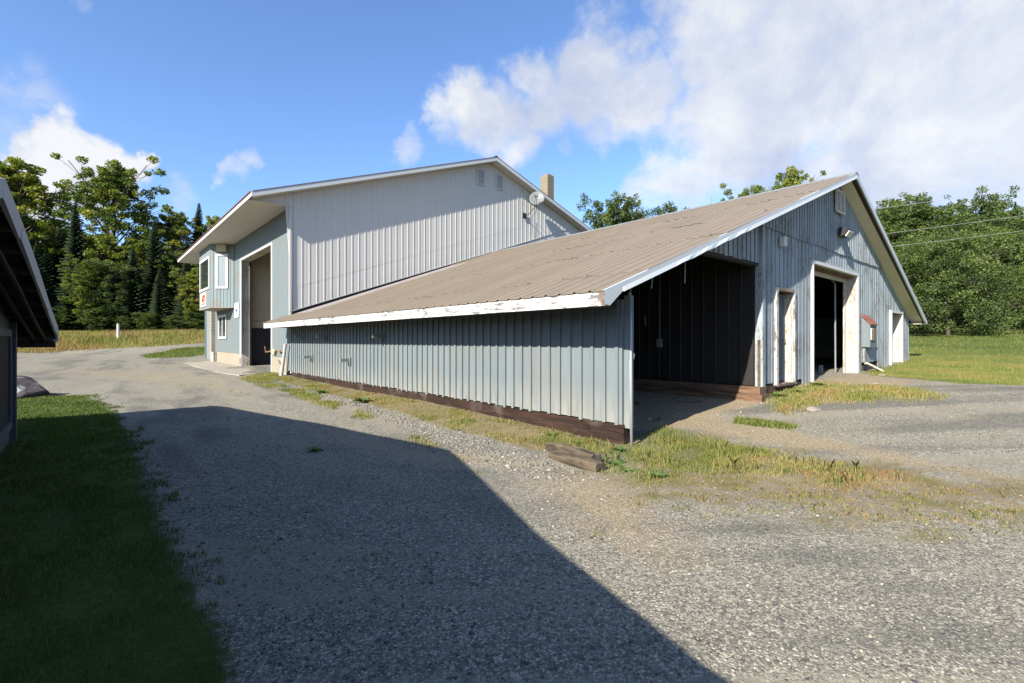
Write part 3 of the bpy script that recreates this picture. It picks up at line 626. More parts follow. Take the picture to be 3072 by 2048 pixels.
# ------------------------------------------------------------ tall workshop building
YM = 20.43
shop = thing('workshop_building', (6.01, YM, -1.4), 'tall gabled workshop with a pale grey sheet-clad end wall, blue-grey front and tall door opening', 'building')
ms = (9.60 - 5.50) / (16.12 - 4.5)
def zm(x): return 5.50 + (x - 4.5) * ms if x < 16.12 else 9.60 - (x - 16.12) * ms
YRK = 19.97
def bot(x): return 5.29 if x < 5.97 else 1.12 + (x - 5.97) * .349
# wall core
Bag().ext([(6.03, YM + .06, -1.3), (26.2, YM + .06, -1.0), (26.2, YM + .06, zm(26.2) - .2), (16.12, YM + .06, 9.4), (6.03, YM + .06, zm(6.03) - .2)], (0, .1, 0)).build('wall', M['greymetal'], shop)
Bag().ext([(4.6, YM + .06, 5.29), (6.03, YM + .06, 5.29), (6.03, YM + .06, zm(6.03) - .2), (4.6, YM + .06, zm(4.6) - .17)], (0, .1, 0)).build('wall', M['greymetal'], shop)
# sheet panels, each with a raised standing rib, in three lapped lengths
x = 4.62; PW = .298
while x < 26:
    xe = x + PW; zt0, zt1 = zm(x) - .21, zm(xe) - .21
    if x < 16.12 < xe: zt1 = zt0
    z0, z1 = bot(x), bot(xe)
    if z0 > zt0 - .05 and x > 10: break
    cuts = [(z0, z1)]
    if x > 6 and zt0 - z0 > 3.2: cuts += [(z0 + .93, z1 + .93), (zt0 - .86, zt1 - .86)]
    elif x > 6 and zt0 - z0 > 1.6: cuts += [(zt0 - .86, zt1 - .86)]
    cuts.append((zt0, zt1))
    for i in range(len(cuts) - 1):
        (a0, a1), (b0_, b1_) = cuts[i], cuts[i + 1]
        e = .004 * i; bb = Bag()
        def pr(px, py, fa):    # z on the cut line
            return (1 - fa) * cuts[i][0] + fa * cuts[i][1], (1 - fa) * cuts[i + 1][0] + fa * cuts[i + 1][1]
        prof = [(0, .03), (.006, .042), (.045, .042), (.051, .03), (.175, .03), (.18, .032), (.2, .032), (.205, .03), (PW, .03)]
        n = len(prof)
        for top in (0, 1):
            for (dx, dy) in prof:
                lo, hi = pr(0, 0, dx / PW); bb.v.append((x + dx, YM + .06 - dy - e, (hi if top else lo - (.03 if i else 0))))
        for q in range(n - 1): bb.f.append((q, q + 1, n + q + 1, n + q))
        # back closing face gives the sheet its thickness
        bb.v += [(x, YM + .059, bb.v[0][2]), (x + PW, YM + .059, bb.v[n - 1][2]), (x, YM + .059, bb.v[n][2]), (x + PW, YM + .059, bb.v[2 * n - 1][2])]
        k = 2 * n; bb.f += [tuple([k, k + 1] + list(range(n - 1, -1, -1))), (n - 1, k + 1, k + 3, 2 * n - 1), (0, n, k + 2, k)]
        bb.build('siding_panel', M['greymetal'], shop)
    x = xe
# corner post and bottom flashing
Bag().box((5.94, YM - .03, .98), (6.02, YM + .03, 5.29)).build('corner_trim', M['greymetal'], shop)
fl = Bag()
fl.ext([(5.99, YM - .005, bot(5.99) + .005), (16.2, YM - .005, bot(16.2) + .005), (16.2, YM - .005, bot(16.2) - .16), (5.99, YM - .005, bot(5.99) - .16)], (0, .05, 0))
fl.build('flashing', M['deck'], shop)
Bag().ext([(5.98, YM - .03, bot(5.98) + .012), (19.8, YM - .03, bot(19.8) + .012), (19.8, YM - .03, bot(19.8) - .012), (5.98, YM - .03, bot(5.98) - .012)], (0, .03, 0)).build('bottom_trim', M['greymetal'], shop)
# front wall facing the drive
YL = 36.0; DA, DB, DT = 23.12, 28.95, 4.18
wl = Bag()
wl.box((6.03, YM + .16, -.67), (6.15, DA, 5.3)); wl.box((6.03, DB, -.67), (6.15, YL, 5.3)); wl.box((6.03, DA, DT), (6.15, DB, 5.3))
wl.build('wall', M['gap_shade'], shop)
sb = Bag(); y = YM + .02
while y < YL:
    ye = y + .262; m0 = (y + ye) / 2
    lo = -.68; hi = 5.29
    if DA < m0 < DB: lo = DT + .06
    if 30.9 < m0 < 35.7: hi = 1.80
    segs = [(lo, hi)]
    if 32.45 < m0 < 34.8 and lo < 0: segs = [(lo, .05), (1.50, hi)]
    if y < 20.75: lo = .9; segs = [(lo, hi), (-1.2, .5)]
    for (a, b_) in segs: sb.box((6.01, y, a), (6.03, y + .115, b_)); sb.box((6.01, y + .155, a), (6.03, ye - .035, b_))
    y = ye
sb.build('siding_boards', M['blue_main'], shop, kind='stuff')
# concrete foundation
Bag().box((5.99, DB + .02, -1.45), (6.25, YL + .05, -.69)).build('foundation', M['conc'], shop)
Bag().box((5.99, 20.95, -1.6), (6.25, DA - .02, -.69)).build('foundation', M['conc'], shop)
# block pillar at the far corner
pz = -1.35; k = 0
while pz < 1.8:
    Bag().box((5.80, 36.1, pz), (6.25, 36.75, pz + .185)).build('block', M['pillar'], shop, label='tan masonry block of the corner pillar'); pz += .195; k += 1
Bag().box((6.12, YL, -1.3), (6.3, 40.0, 5.3)).build('wall', M['blue_main'], shop)
Bag().box((6.03, 39.9, -1.3), (26, 40.0, 5.3)).build('wall', M['blue_main'], shop)
Bag().box((26.1, YM + .2, -1.3), (26.2, 40, 5.3)).build('wall', M['blue_main'], shop)
# tall door opening: frame, reveals, inner walls
f = Bag().box((5.97, DB - .02, -1.33), (6.03, DB + .10, DT + .08)).box((5.97, DA - .09, -1.38), (6.03, DA + .02, DT + .08)).box((5.97, DA + .02, DT), (6.03, DB - .02, DT + .08)).build('door_frame', M['white'], shop)
Bag().box((6.031, DB - .04, -1.33), (6.42, DB - .01, DT)).build('jamb', M['cream'], f)
Bag().box((6.16, DB + .0, -1.33), (6.5, DB + .15, DT)).build('jamb', M['cream'], f)
Bag().box((6.032, DA + .021, DT - .02), (6.42, DB - .041, DT + .02)).build('lintel', M['cream'], f)
Bag().box((6.40, DB - .14, -1.36), (6.46, DB - .05, DT - .05)).build('door_track', M['black'], f)
Bag().box((5.95, DB + .0, -1.25), (5.969, DB + .08, -.9)).build('rust_stain_plate', M['rust'], f)
Bag().box((6.16, 29.25, .64), (20, 29.4, 5.25)).build('inner_wall', M['wallbeige'], shop)
Bag().box((6.16, 29.22, -1.4), (20, 29.39, .638)).build('inner_wall', M['walldark'], shop, label='dark grey lower half of the inner wall')
Bag().box((6.16, 29.17, .93), (20, 29.245, .98)).build('rail', M['wallbeige'], shop)
Bag().tube([(7.6, 29.2, 0.66), (7.6, 29.2, .92), (7.65, 29.2, .9), (12, 29.2, .72)], .025, 6).build('pipe', M['deck'], shop)
Bag().box((7.9, 29.12, .2), (8.1, 29.215, .42)).build('socket_box', M['galv'], shop)
Bag().box((6.42, 21.2, -1.42), (20, 29.2, -1.365)).build('floor', M['slab'], shop)
Bag().box((20, 21, -1.4), (20.1, 29.5, 5.3)).build('inner_wall', M['wallbeige'], shop)
Bag().box((6.16, 21.1, -1.4), (20, 21.2, 5.25)).build('inner_wall', M['wallbeige'], shop)
Bag().box((6.16, 21.0, 5.2), (25, 39.8, 5.28)).build('ceiling', M['deck'], shop)
# roof
RF = Bag().ext([(4.47, YRK, zm(4.47)), (16.12, YRK, 9.60), (27.74, YRK, zm(27.74)), (27.74, YRK, zm(27.74) - .06), (16.12, YRK, 9.54), (4.47, YRK, zm(4.47) - .06)], (0, 20.3, 0)).build('roof', M['roofred'], shop)
rb = Bag()
for i in range(68):
    yy = YRK + .1 + i * .3
    rb.hexa([(4.42, yy, zm(4.42) - .02), (4.42, yy + .07, zm(4.42) - .02), (16.1, yy + .07, 9.58), (16.1, yy, 9.58), (4.42, yy + .015, zm(4.42) + .028), (4.42, yy + .055, zm(4.42) + .028), (16.1, yy + .055, 9.625), (16.1, yy + .015, 9.625)])
rb.build('roof_ribs', M['roofred'], shop, kind='stuff')
Bag().ext([(15.95, YRK - .02, zm(15.95) + .03), (16.12, YRK - .02, 9.68), (16.3, YRK - .02, zm(16.3) + .03), (16.3, YRK - .02, zm(16.3)), (15.95, YRK - .02, zm(15.95))], (0, 20.3, 0)).build('ridge_cap', M['black'], shop)
for s_ in (0, 1):
    xa, xb = ((4.5, 16.12) if s_ == 0 else (16.12, 27.7))
    Bag().ext([(xa, YRK - .03, zm(xa) - .012), (xb, YRK - .03, zm(xb) - .012), (xb, YRK - .03, zm(xb) - .20), (xa, YRK - .03, zm(xa) - .20)], (0, .03, 0)).build('rake_board', M['whitewrap'], shop)
    Bag().ext([(xa, YRK - .045, zm(xa) + .012), (xb, YRK - .045, zm(xb) + .012), (xb, YRK - .045, zm(xb) - .011), (xa, YRK - .045, zm(xa) - .011)], (0, .06, 0)).build('rake_edge', M['roofred'], shop)
soffit(Bag(), 4.56, 16.12, zm, YRK + .0, YM + .02, .20, 80).build('soffit', M['soffit_lt'], shop, kind='stuff')
soffit(Bag(), 16.12, 27.6, zm, YRK + .0, YM + .02, .20, 80).build('soffit', M['soffit_lt'], shop, kind='stuff')
Bag().box((4.47, YRK - .03, 5.30), (4.50, 40.25, 5.475)).build('eave_board', M['white'], shop)
Bag().box((4.501, 40.2, 5.30), (16, 40.25, 5.48)).build('rake_board', M['white'], shop)
sf = Bag(); y = YM + .0
while y < 40.2: sf.box((4.502, y, 5.288), (6.0, y + .29, 5.30)); y += .3
sf.build('soffit', M['soffit_lt'], shop, kind='stuff')
Bag().box((4.503, YM + .04, 5.301), (6.0, 40.2, 5.32)).build('soffit', M['soffit_lt'], shop)
Bag().ext([(6.2, 39.98, 5.3), (26, 39.98, 5.3), (16.12, 39.98, 9.5)], (0, .1, 0)).build('wall', M['blue_main'], shop)
# oriel bay on the upper floor
A_, B_, C_, D_ = (5.0, 31.38), (6.0, 30.58), (5.0, 34.9), (6.0, 35.7); ZB, ZT = 1.80, 5.285
Bag().ext([(B_[0], B_[1], ZB), (A_[0], A_[1], ZB), (C_[0], C_[1], ZB), (D_[0], D_[1], ZB)], (0, 0, ZT - ZB)).build('bay_wall', M['blue_main'], shop)
Bag().ext([(B_[0], B_[1] - .02, ZB - .02), (A_[0] - .02, A_[1] - .02, ZB - .02), (C_[0] - .02, C_[1] + .02, ZB - .02), (D_[0], D_[1] + .02, ZB - .02)], (0, 0, .018)).build('bay_floor', M['plytan'], shop)
def onface(p, q, t, off):       # point on the face p->q, pushed outwards
    dx, dy = q[0] - p[0], q[1] - p[1]; L = math.hypot(dx, dy); nx_, ny_ = dy / L, -dx / L
    if nx_ > 0 or (abs(nx_) < 1e-6 and ny_ > 0): nx_, ny_ = -nx_, -ny_
    return (p[0] + dx * t + nx_ * off, p[1] + dy * t + ny_ * off)
def facebox(b, p, q, t0, t1, z0, z1, o0, o1):
    a = onface(p, q, t0, o1); c_ = onface(p, q, t1, o1); e = onface(p, q, t1, o0); g = onface(p, q, t0, o0)
    return b.hexa([(a[0], a[1], z0), (c_[0], c_[1], z0), (e[0], e[1], z0), (g[0], g[1], z0), (a[0], a[1], z1), (c_[0], c_[1], z1), (e[0], e[1], z1), (g[0], g[1], z1)])
for p, q, nb_ in ((A_, B_, 7), (A_, C_, 15)):
    for i in range(nb_):
        t0 = i / nb_; t1 = (i + .9) / nb_
        facebox(Bag(), p, q, t0 + .004, t1, ZB, ZT, .001, .018).build('board', M['blue_main'], shop)
def framed(parent, p, q, t0, t1, z0, z1, fw, glass, o=.02, mull=False):
    L = math.hypot(q[0] - p[0], q[1] - p[1]); ft = fw / L; b = Bag()
    facebox(b, p, q, t0, t0 + ft, z0, z1, o, o + .05); facebox(b, p, q, t1 - ft, t1, z0, z1, o, o + .05)
    facebox(b, p, q, t0 + ft, t1 - ft, z0, z0 + fw, o, o + .05); facebox(b, p, q, t0 + ft, t1 - ft, z1 - fw, z1, o, o + .05)
    if mull: tm = (t0 + t1) / 2; facebox(b, p, q, tm - ft * .35, tm + ft * .35, z0 + fw, z1 - fw, o, o + .045)
    w_ = b.build('window', M['white'], parent)
    facebox(Bag(), p, q, t0 + ft, t1 - ft, z0 + fw, z1 - fw, o + .002, o + .012).build('pane', glass, w_)
    return w_
framed(shop, A_, C_, .04, .90, 2.84, 4.66, .12, M['glass'])
framed(shop, A_, B_, .24, .75, 2.84, 4.74, .11, M['glass_lt'])
facebox(Bag(), A_, B_, .34, .74, 4.86, 5.26, .02, .22).build('vent_box', M['tan'], shop)
facebox(Bag(), (6.0, 32.45), (6.0, 34.78), 0, 1, .02, .03, 0, .02)
framed(shop, (5.99, 32.5), (5.99, 34.75), 0, 1, .06, 1.49, .13, M['glass'], .0, True)
# chimney of tan blocks
ch = thing('chimney', (21.7, 21.8, 7.6), 'square tan block chimney rising behind the workshop roof edge', 'chimney')
z = 7.6
while z < 10.2:
    Bag().box((21.43, 21.5, z), (21.99, 22.15, z + .205)).build('block', M['block'], ch)
    z += .222
    Bag().box((21.437, 21.507, z - .017), (21.983, 22.143, z)).build('mortar_joint', M['conc'], ch)
Bag().box((21.50, 21.58, z), (21.92, 22.07, z + .07)).build('flue_cap', plain('red_clay_flue', (.33, .13, .08), .8), ch)
# vents high in the gable
for xx in (15.19, 16.43):
    louvre(shop, (xx, 8.09), .52, .84, 11, 1, M['white'], YM + .005)

# ------------------------------------------------------------ things fixed to the buildings
sg = thing('sign', (4.96, 33.3, 1.9), 'white sign with a red emblem below the front window of the upper bay', 'sign')
Bag().box((4.94, 32.45, 1.93), (4.975, 34.2, 2.72)).build('board', M['white'], sg)
e = Bag()
for (y0, y1, z0, z1) in ((33.0, 33.9, 2.20, 2.30), (32.75, 33.2, 2.28, 2.5), (33.45, 33.85, 2.26, 2.45), (32.8, 33.7, 2.48, 2.60), (33.3, 33.5, 2.3, 2.5)):
    e.ext([(4.936, y0, z0), (4.936, y1, z0 - .03), (4.936, y1 - .08, z1), (4.936, y0 - .08, z1 + .03)], (.003, 0, 0))
e.build('emblem', M['red'], sg)
e = Bag()
for i in range(9): e.box((4.936, 32.72 + i * .14, 2.03), (4.939, 32.72 + i * .14 + .1, 2.13))
e.build('lettering', M['red'], sg)
sg = thing('sign', (5.95, 29.8, 1.2), 'white sign with a blue emblem on the siding left of the tall door', 'sign')
Bag().box((5.955, 29.33, 1.2), (5.983, 30.28, 2.0)).build('board', M['white'], sg)
Bag().ext([(5.951, 29.65, 1.52), (5.951, 29.98, 1.50), (5.951, 30.05, 1.66), (5.951, 29.9, 1.68), (5.951, 29.62, 1.66)], (.003, 0, 0)).build('emblem', M['navy'], sg)
e = Bag()
for (a, b_) in (((29.95, 1.74), (29.85, 1.93)), ((29.85, 1.93), (29.7, 1.95)), ((29.72, 1.95), (29.66, 1.82)), ((29.66, 1.82), (29.72, 1.8))):
    dx, dz = b_[0] - a[0], b_[1] - a[1]; L = math.hypot(dx, dz); nx_, nz_ = -dz / L * .02, dx / L * .02
    e.ext([(5.951, a[0] - nx_, a[1] - nz_), (5.951, b_[0] - nx_, b_[1] - nz_), (5.951, b_[0] + nx_, b_[1] + nz_), (5.951, a[0] + nx_, a[1] + nz_)], (.003, 0, 0))
e.build('script_mark', M['navy'], sg)
e = Bag()
for r in range(2):
    for i in range(6): e.box((5.951, 29.5 + i * .1, 1.27 + r * .1), (5.954, 29.5 + i * .1 + .07, 1.32 + r * .1))
e.build('lettering', M['gr_print'], sg)

# satellite dish
dc = Vector((18.85, 19.75, 7.92)); ax = Vector((-.72, -.62, .32)).normalized()
u_ = ax.cross(Vector((0, 0, 1))).normalized(); v_ = u_.cross(ax)
dish = thing('satellite_dish', (18.55, 20.4, 6.95), 'grey satellite dish on a black arm high on the grey end wall', 'satellite dish')
b = Bag(); R_, nr, ns = .43, 6, 28
for side in (0, 1):
    base = len(b.v)
    for i in range(nr + 1):
        r = R_ * i / nr
        for k in range(ns):
            a = 2 * math.pi * k / ns; p = dc + u_ * (r * math.cos(a)) + v_ * (r * 1.0 * math.sin(a)) + ax * (.10 * (r / R_) ** 2 - .10 - side * .012); b.v.append(tuple(p))
    for i in range(nr):
        for k in range(ns):
            k2 = (k + 1) % ns; b.f.append((base + i * ns + k, base + i * ns + k2, base + (i + 1) * ns + k2, base + (i + 1) * ns + k))
n1 = nr * ns; n2 = (nr + 1) * ns + nr * ns
for k in range(ns): b.f.append((n1 + k, n1 + (k + 1) % ns, n2 + (k + 1) % ns, n2 + k))
b.build('reflector', M['dishgrey'], dish, smooth=True)
foc = dc + ax * .42 - v_ * .22
Bag().tube([dc - v_ * .42 - ax * .05, foc - v_ * .12, foc], .014, 6).build('feed_arm', M['black'], dish)
Bag().tube([foc - u_ * .09, foc + u_ * .09], .035, 8).tube([foc - u_ * .07, foc - u_ * .07 + v_ * .14], .025, 8).tube([foc + u_ * .07, foc + u_ * .07 + v_ * .14], .025, 8).build('receiver', M['black'], dish)
Bag().tube([(18.5, 20.40, 6.98), (18.5, 20.1, 6.98), (18.75, 19.85, 7.4), dc - ax * .1], .022, 8).build('mast', M['black'], dish)
Bag().box((18.38, 20.37, 6.82), (18.62, 20.40, 7.14)).build('wall_plate', M['black'], dish)
Bag().tube([dc - ax * .12, (19.0, 19.95, 7.2), (19.05, 20.36, 7.0), (19.05, 20.37, 6.05)], .012, 6).tube([foc, foc - v_ * .3 + u_ * .1, (18.95, 19.8, 7.25), (18.9, 19.9, 7.3)], .008, 5).build('cable', M['black'], dish)

# floodlight, small white box, hutch on the gable
fl_ = thing('floodlight', (16.25, 4.43, 2.95), 'dark wall floodlight with a pale lens below the gable vent', 'lamp')
Bag().ext([(15.98, 4.43, 2.93), (15.98, 4.43, 3.17), (15.98, 4.25, 3.15), (15.98, 4.20, 3.08), (15.98, 4.30, 2.94)], (.46, 0, 0)).build('housing', M['black'], fl_)
Bag().ext([(16.02, 4.285, 2.93), (16.02, 4.19, 3.06), (16.02, 4.175, 3.04), (16.02, 4.26, 2.9)], (.38, 0, 0)).build('lens', M['soffit_lt'], fl_)
Bag().tube([(16.2, 4.41, 3.17), (16.2, 4.40, 3.3), (16.23, 4.41, 3.55)], .01, 6).build('cable', M['cable'], fl_)
bx = thing('electric_box', (12.0, 4.44, 2.13), 'small white wall box above the narrow door', 'box')
Bag().box((11.90, 4.36, 2.14), (12.08, 4.462, 2.34)).build('case', M['white'], bx)
Bag().box((11.89, 4.345, 2.335), (12.09, 4.463, 2.352)).build('lid', M['white'], bx)
Bag().tube([(12.0, 4.45, 2.35), (12.02, 4.44, 2.42)], .01, 6).build('cable', M['black'], bx)
hb = thing('hutch', (18.75, 4.4, -.2), 'small blue-grey box with a red shingle lid fixed to the gable beside the big doorway', 'hutch')
Bag().ext([(18.40, 4.475, -.20), (18.40, 4.475, .72), (18.40, 4.25, .47), (18.40, 4.25, -.20)], (.72, 0, 0)).build('body', M['blue'], hb)
for i, (y0, z0, y1, z1) in enumerate(((4.475, .79, 4.34, .64), (4.355, .645, 4.215, .49))):
    Bag().ext([(18.36, y0, z0), (18.36, y1, z1), (18.36, y1, z1 - .03), (18.36, y0, z0 - .03)], (.80, 0, 0)).build('shingle', M['redshingle'], hb)
vt = Bag().box((18.44, 4.225, .0), (18.66, 4.248, .36)).build('vent_plate', M['white'], hb)
for i in range(5):
    for k in range(2): Bag().box((18.465 + k * .10, 4.221, .03 + i * .062), (18.53 + k * .10, 4.224, .068 + i * .062)).build('slot', M['dark'], vt)
Bag().box((18.72, 4.235, -.02), (19.0, 4.248, .36)).build('opening', M['rust'], hb)
Bag().box((18.45, 4.40, -.68), (19.4, 4.46, -.24)).build('back_board', M['blue_old'], hb)
pl = thing('plank', (18.6, 4.0, -.98), 'white plank leaning on the wall under the red-lidded box', 'plank')
Bag().obox((18.75, 4.22, -.84), (.28, -.16, -.14), (.03, .05, 0), (.012, .0, .03)).build('plank_board', M['cream'], pl)
# wall brackets
brk = None
spots = [(18.72, .11, 'top'), (16.42, .10, 'top'), (12.2, .08, 'top'), (17.85, -.60, 'low'), (14.5, -.61, 'low')]
labs = ['upper wall bracket nearest the white standpipe', 'middle one of the three upper wall brackets', 'upper wall bracket nearest the open bay', 'lower wall bracket nearest the white standpipe', 'lower wall bracket on the right']
for i, (yy, zz_, kd) in enumerate(spots):
    r = thing('wall_bracket', (5.96, yy, zz_), 'blue-grey ' + labs[i] + ' of the long board wall', 'bracket', 'brackets on the long wall'); X0, Y0, Z0 = 5.96, yy, zz_
    if kd == 'top': Bag().ext([(X0 - .32, Y0, Z0 - .02), (X0, Y0, Z0 - .05), (X0, Y0, Z0 + .02), (X0 - .12, Y0, Z0 + .09), (X0 - .32, Y0, Z0 + .09)], (0, .04, 0)).build('arm', M['galv'], r)
    else: Bag().box((X0 - .28, Y0, Z0 - .03), (X0, Y0 + .04, Z0 + .07)).build('arm', M['galv'], r)
    Bag().box((X0 - .006, Y0 - .06, Z0 - .14), (X0 + .001, Y0 + .08, Z0 + .12)).build('back_plate', M['blue'], r)
    Bag().tube([(X0 - .03, Y0, Z0 - .04), (X0 - .045, Y0, Z0 - .14)], .012, 6).build('hook', M['black'], r)
# pipes
pp = thing('standpipe', (5.8, 21.0, -1.45), 'white plastic standpipe leaning on the wall where barn and workshop meet', 'pipe')
Bag().tube([(5.82, 20.75, -.72), (5.85, 20.6, -.12)], .058, 12).build('pipe_upper', M['pvc'], pp)
Bag().tube([(5.76, 20.9, -1.5), (5.82, 20.75, -.70)], .07, 12).build('pipe_lower', M['pvc'], pp)
pp = thing('pipe_stub', (5.9, 35.7, -1.35), 'short white pipe upright at the far foundation corner', 'pipe')
Bag().tube([(5.82, 35.6, -1.35), (5.82, 35.6, -.78)], .12, 12).build('pipe', M['pvc'], pp); Bag().tube([(5.82, 35.6, -.80), (5.82, 35.6, -.70)], .135, 12).build('collar', M['pvc'], pp)
pp = thing('door_latch', (5.95, 22.6, -.55), 'rusty lever latch on the siding right of the tall door', 'latch')
Bag().ext([(5.9, 22.9, -.52), (5.9, 22.45, -.60), (5.9, 22.35, -.42), (5.9, 22.6, -.34), (5.9, 22.9, -.38)], (.07, 0, 0)).build('plate', M['tan'], pp)
Bag().tube([(5.9, 22.9, -.45), (5.8, 23.3, -.5), (5.78, 23.35, -.25)], .03, 6).tube([(5.9, 21.9, -.45), (5.9, 21.4, -.42)], .03, 6).build('lever', M['rust'], pp)
Bag().tube([(5.93, 21.9, -.8), (5.9, 21.25, -1.15)], .025, 6).build('rod', M['rust'], pp)
pp = thing('steel_pole', (6.02, 4.33, -1.58), 'slim pale grey steel pole at the near corner of the open bay', 'pole')
Bag().tube([(6.03, 4.30, -1.62), (6.07, 4.36, .70)], .0235, 14).build('tube', plain('galvanised_tube', (.34, .35, .355), .4, .1, 4, .5), pp, smooth=True)
Bag().tube([(6.09, 4.37, -.12), (6.13, 4.33, -.2), (6.12, 4.34, -.28)], .014, 6).build('hook', M['galv'], pp)
# hanging cable ends and conduit in the bay
for i, (x, y, z, dz, lean, lab) in enumerate(((6.62, 4.75, .92, .33, .03, 'left'), (7.65, 5.0, 1.30, .38, -.05, 'middle'), (8.75, 5.0, 1.72, .62, -.01, 'right'))):
    r = thing('cable_end', (x, y, z), f'pale cable end hanging from the roof of the open bay, {lab} one of three', 'cable', 'cable ends hanging in the open bay')
    Bag().tube([(x, y, z + .12), (x, y, z), (x + lean * .3, y, z - dz * .5), (x + lean, y, z - dz)], [.008, .009, .010, .012], 6).build('cable', M['cable'], r)
r = thing('conduit', (10.9, 7.0, -.2), 'thin conduit running down to a small box on the brown bay wall', 'conduit')
yc = 6.9
Bag().tube([(10.86, yc, 2.3), (10.86, yc, .02)], .009, 6).build('tube', M['galv'], r); Bag().box((10.80, yc - .06, -.16), (10.885, yc + .06, .02)).build('socket_box', M['galv'], r)
r = thing('wall_hook', (10.88, 7.5, .2), 'small pale hook on the brown bay wall', 'hook')
Bag().tube([(10.88, 7.35, .62), (10.84, 7.33, .60), (10.84, 7.30, .35)], .015, 6).build('hook_bar', M['galv'], r)
r = thing('wood_stake', (6.42, 4.75, -1.55), 'short rotten stake standing just inside the near bay corner', 'stake')
Bag().ext([(6.38, 4.60, -1.6), (6.45, 4.62, -1.6), (6.44, 4.68, -1.6), (6.38, 4.67, -1.6)], (0, 0, .42)).build('stake', M['rot'], r)

# ------------------------------------------------------------ dark shed at the left of the camera
shed = thing('shed', (-.9, 10.8, -1.56), 'dark shed at the left edge, its pale-edged roof sloping down to eye height', 'shed')
XS = -.51
prof = [(5.0, 1.14), (6.2, 1.03), (8.0, .81), (9.8, .54), (11.4, .33), (12.3, .22), (12.62, .13), (12.55, -.02)]
pf2 = [(-.9, -.05), (.6, .10), (2.2, .42), (3.7, .82)] + prof[:-1]
roofp = [(XS, y, z) for y, z in pf2]
b = Bag(); n = len(pf2)
for (yy, z) in pf2: b.v += [(XS - 6.5, yy, z), (XS, yy, z), (XS - 6.5, yy, z - .05), (XS, yy, z - .05)]
for i in range(n - 1):
    a = 4 * i; c_ = 4 * (i + 1); b.f += [(a, c_, c_ + 1, a + 1), (a + 2, a + 3, c_ + 3, c_ + 2), (a + 1, c_ + 1, c_ + 3, a + 3), (a, a + 2, c_ + 2, c_)]
b.f += [(0, 1, 3, 2), (4 * (n - 1), 4 * (n - 1) + 2, 4 * (n - 1) + 3, 4 * (n - 1) + 1)]
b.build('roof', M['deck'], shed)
b = Bag()
for i in range(n - 1):
    (y0, z0), (y1, z1) = pf2[i], pf2[i + 1]; j0 = random.uniform(-.006, .006)
    Bag().hexa([(XS + .001, y0, z0 - .13), (XS + .03 + j0, y0, z0 - .13), (XS + .03 - j0, y1, z1 - .13), (XS + .001, y1, z1 - .13), (XS + .001, y0, z0 + .012), (XS + .045, y0, z0 + .012), (XS + .045, y1, z1 + .012), (XS + .001, y1, z1 + .012)]).build('rake_board', M['shedwhite'], shed)
Bag().box((XS - .03, 12.56, -.03), (XS + .035, 12.66, .13)).build('rake_end', M['shedwhite'], shed)
Bag().box((XS - 6.5, 12.50, -.02), (XS - .031, 12.62, .14)).build('eave_board', M['shed'], shed)
for k in range(len(prof) - 1):
    (y0, z0), (y1, z1) = prof[k], prof[k + 1]
    for s_ in (.25, .75):
        yy = y0 + (y1 - y0) * s_; z = z0 + (z1 - z0) * s_ - .052
        Bag().box((XS - 3, yy, z - .09), (XS - .002, yy + .045, z)).build('purlin', M['deck'], shed)
for dx in (.13, .27): Bag().ext([(XS - dx, y_, z_ - .145) for y_, z_ in prof[:-1]] + [(XS - dx, y_, z_ - .19) for y_, z_ in reversed(prof[:-1])], (-.03, 0, 0)).build('rafter', M['deck'], shed)
wp = [(y_, z_ - .06) for y_, z_ in pf2 if .4 < y_ < 10.8] + [(10.8, .34)]
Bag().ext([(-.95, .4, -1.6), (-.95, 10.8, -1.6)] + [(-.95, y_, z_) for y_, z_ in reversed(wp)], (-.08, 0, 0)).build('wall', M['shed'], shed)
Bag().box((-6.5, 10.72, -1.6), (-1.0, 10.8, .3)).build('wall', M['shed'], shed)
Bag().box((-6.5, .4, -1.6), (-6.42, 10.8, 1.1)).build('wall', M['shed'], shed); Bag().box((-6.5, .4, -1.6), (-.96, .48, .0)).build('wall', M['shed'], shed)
Bag().box((-.95, 10.70, -1.55), (-.88, 10.84, .3)).build('corner_post', M['shed'], shed)
fr_ = Bag().box((-.949, 9.0, -1.33), (-.91, 10.55, -1.22)).box((-.949, 10.45, -1.22), (-.91, 10.55, .05)).box((-.949, 9.0, .05), (-.91, 10.55, .15)).build('panel_frame', M['shed'], shed)
Bag().box((-.949, 9.0, -1.22), (-.94, 10.45, .05)).build('panel', M['dark'], fr_)

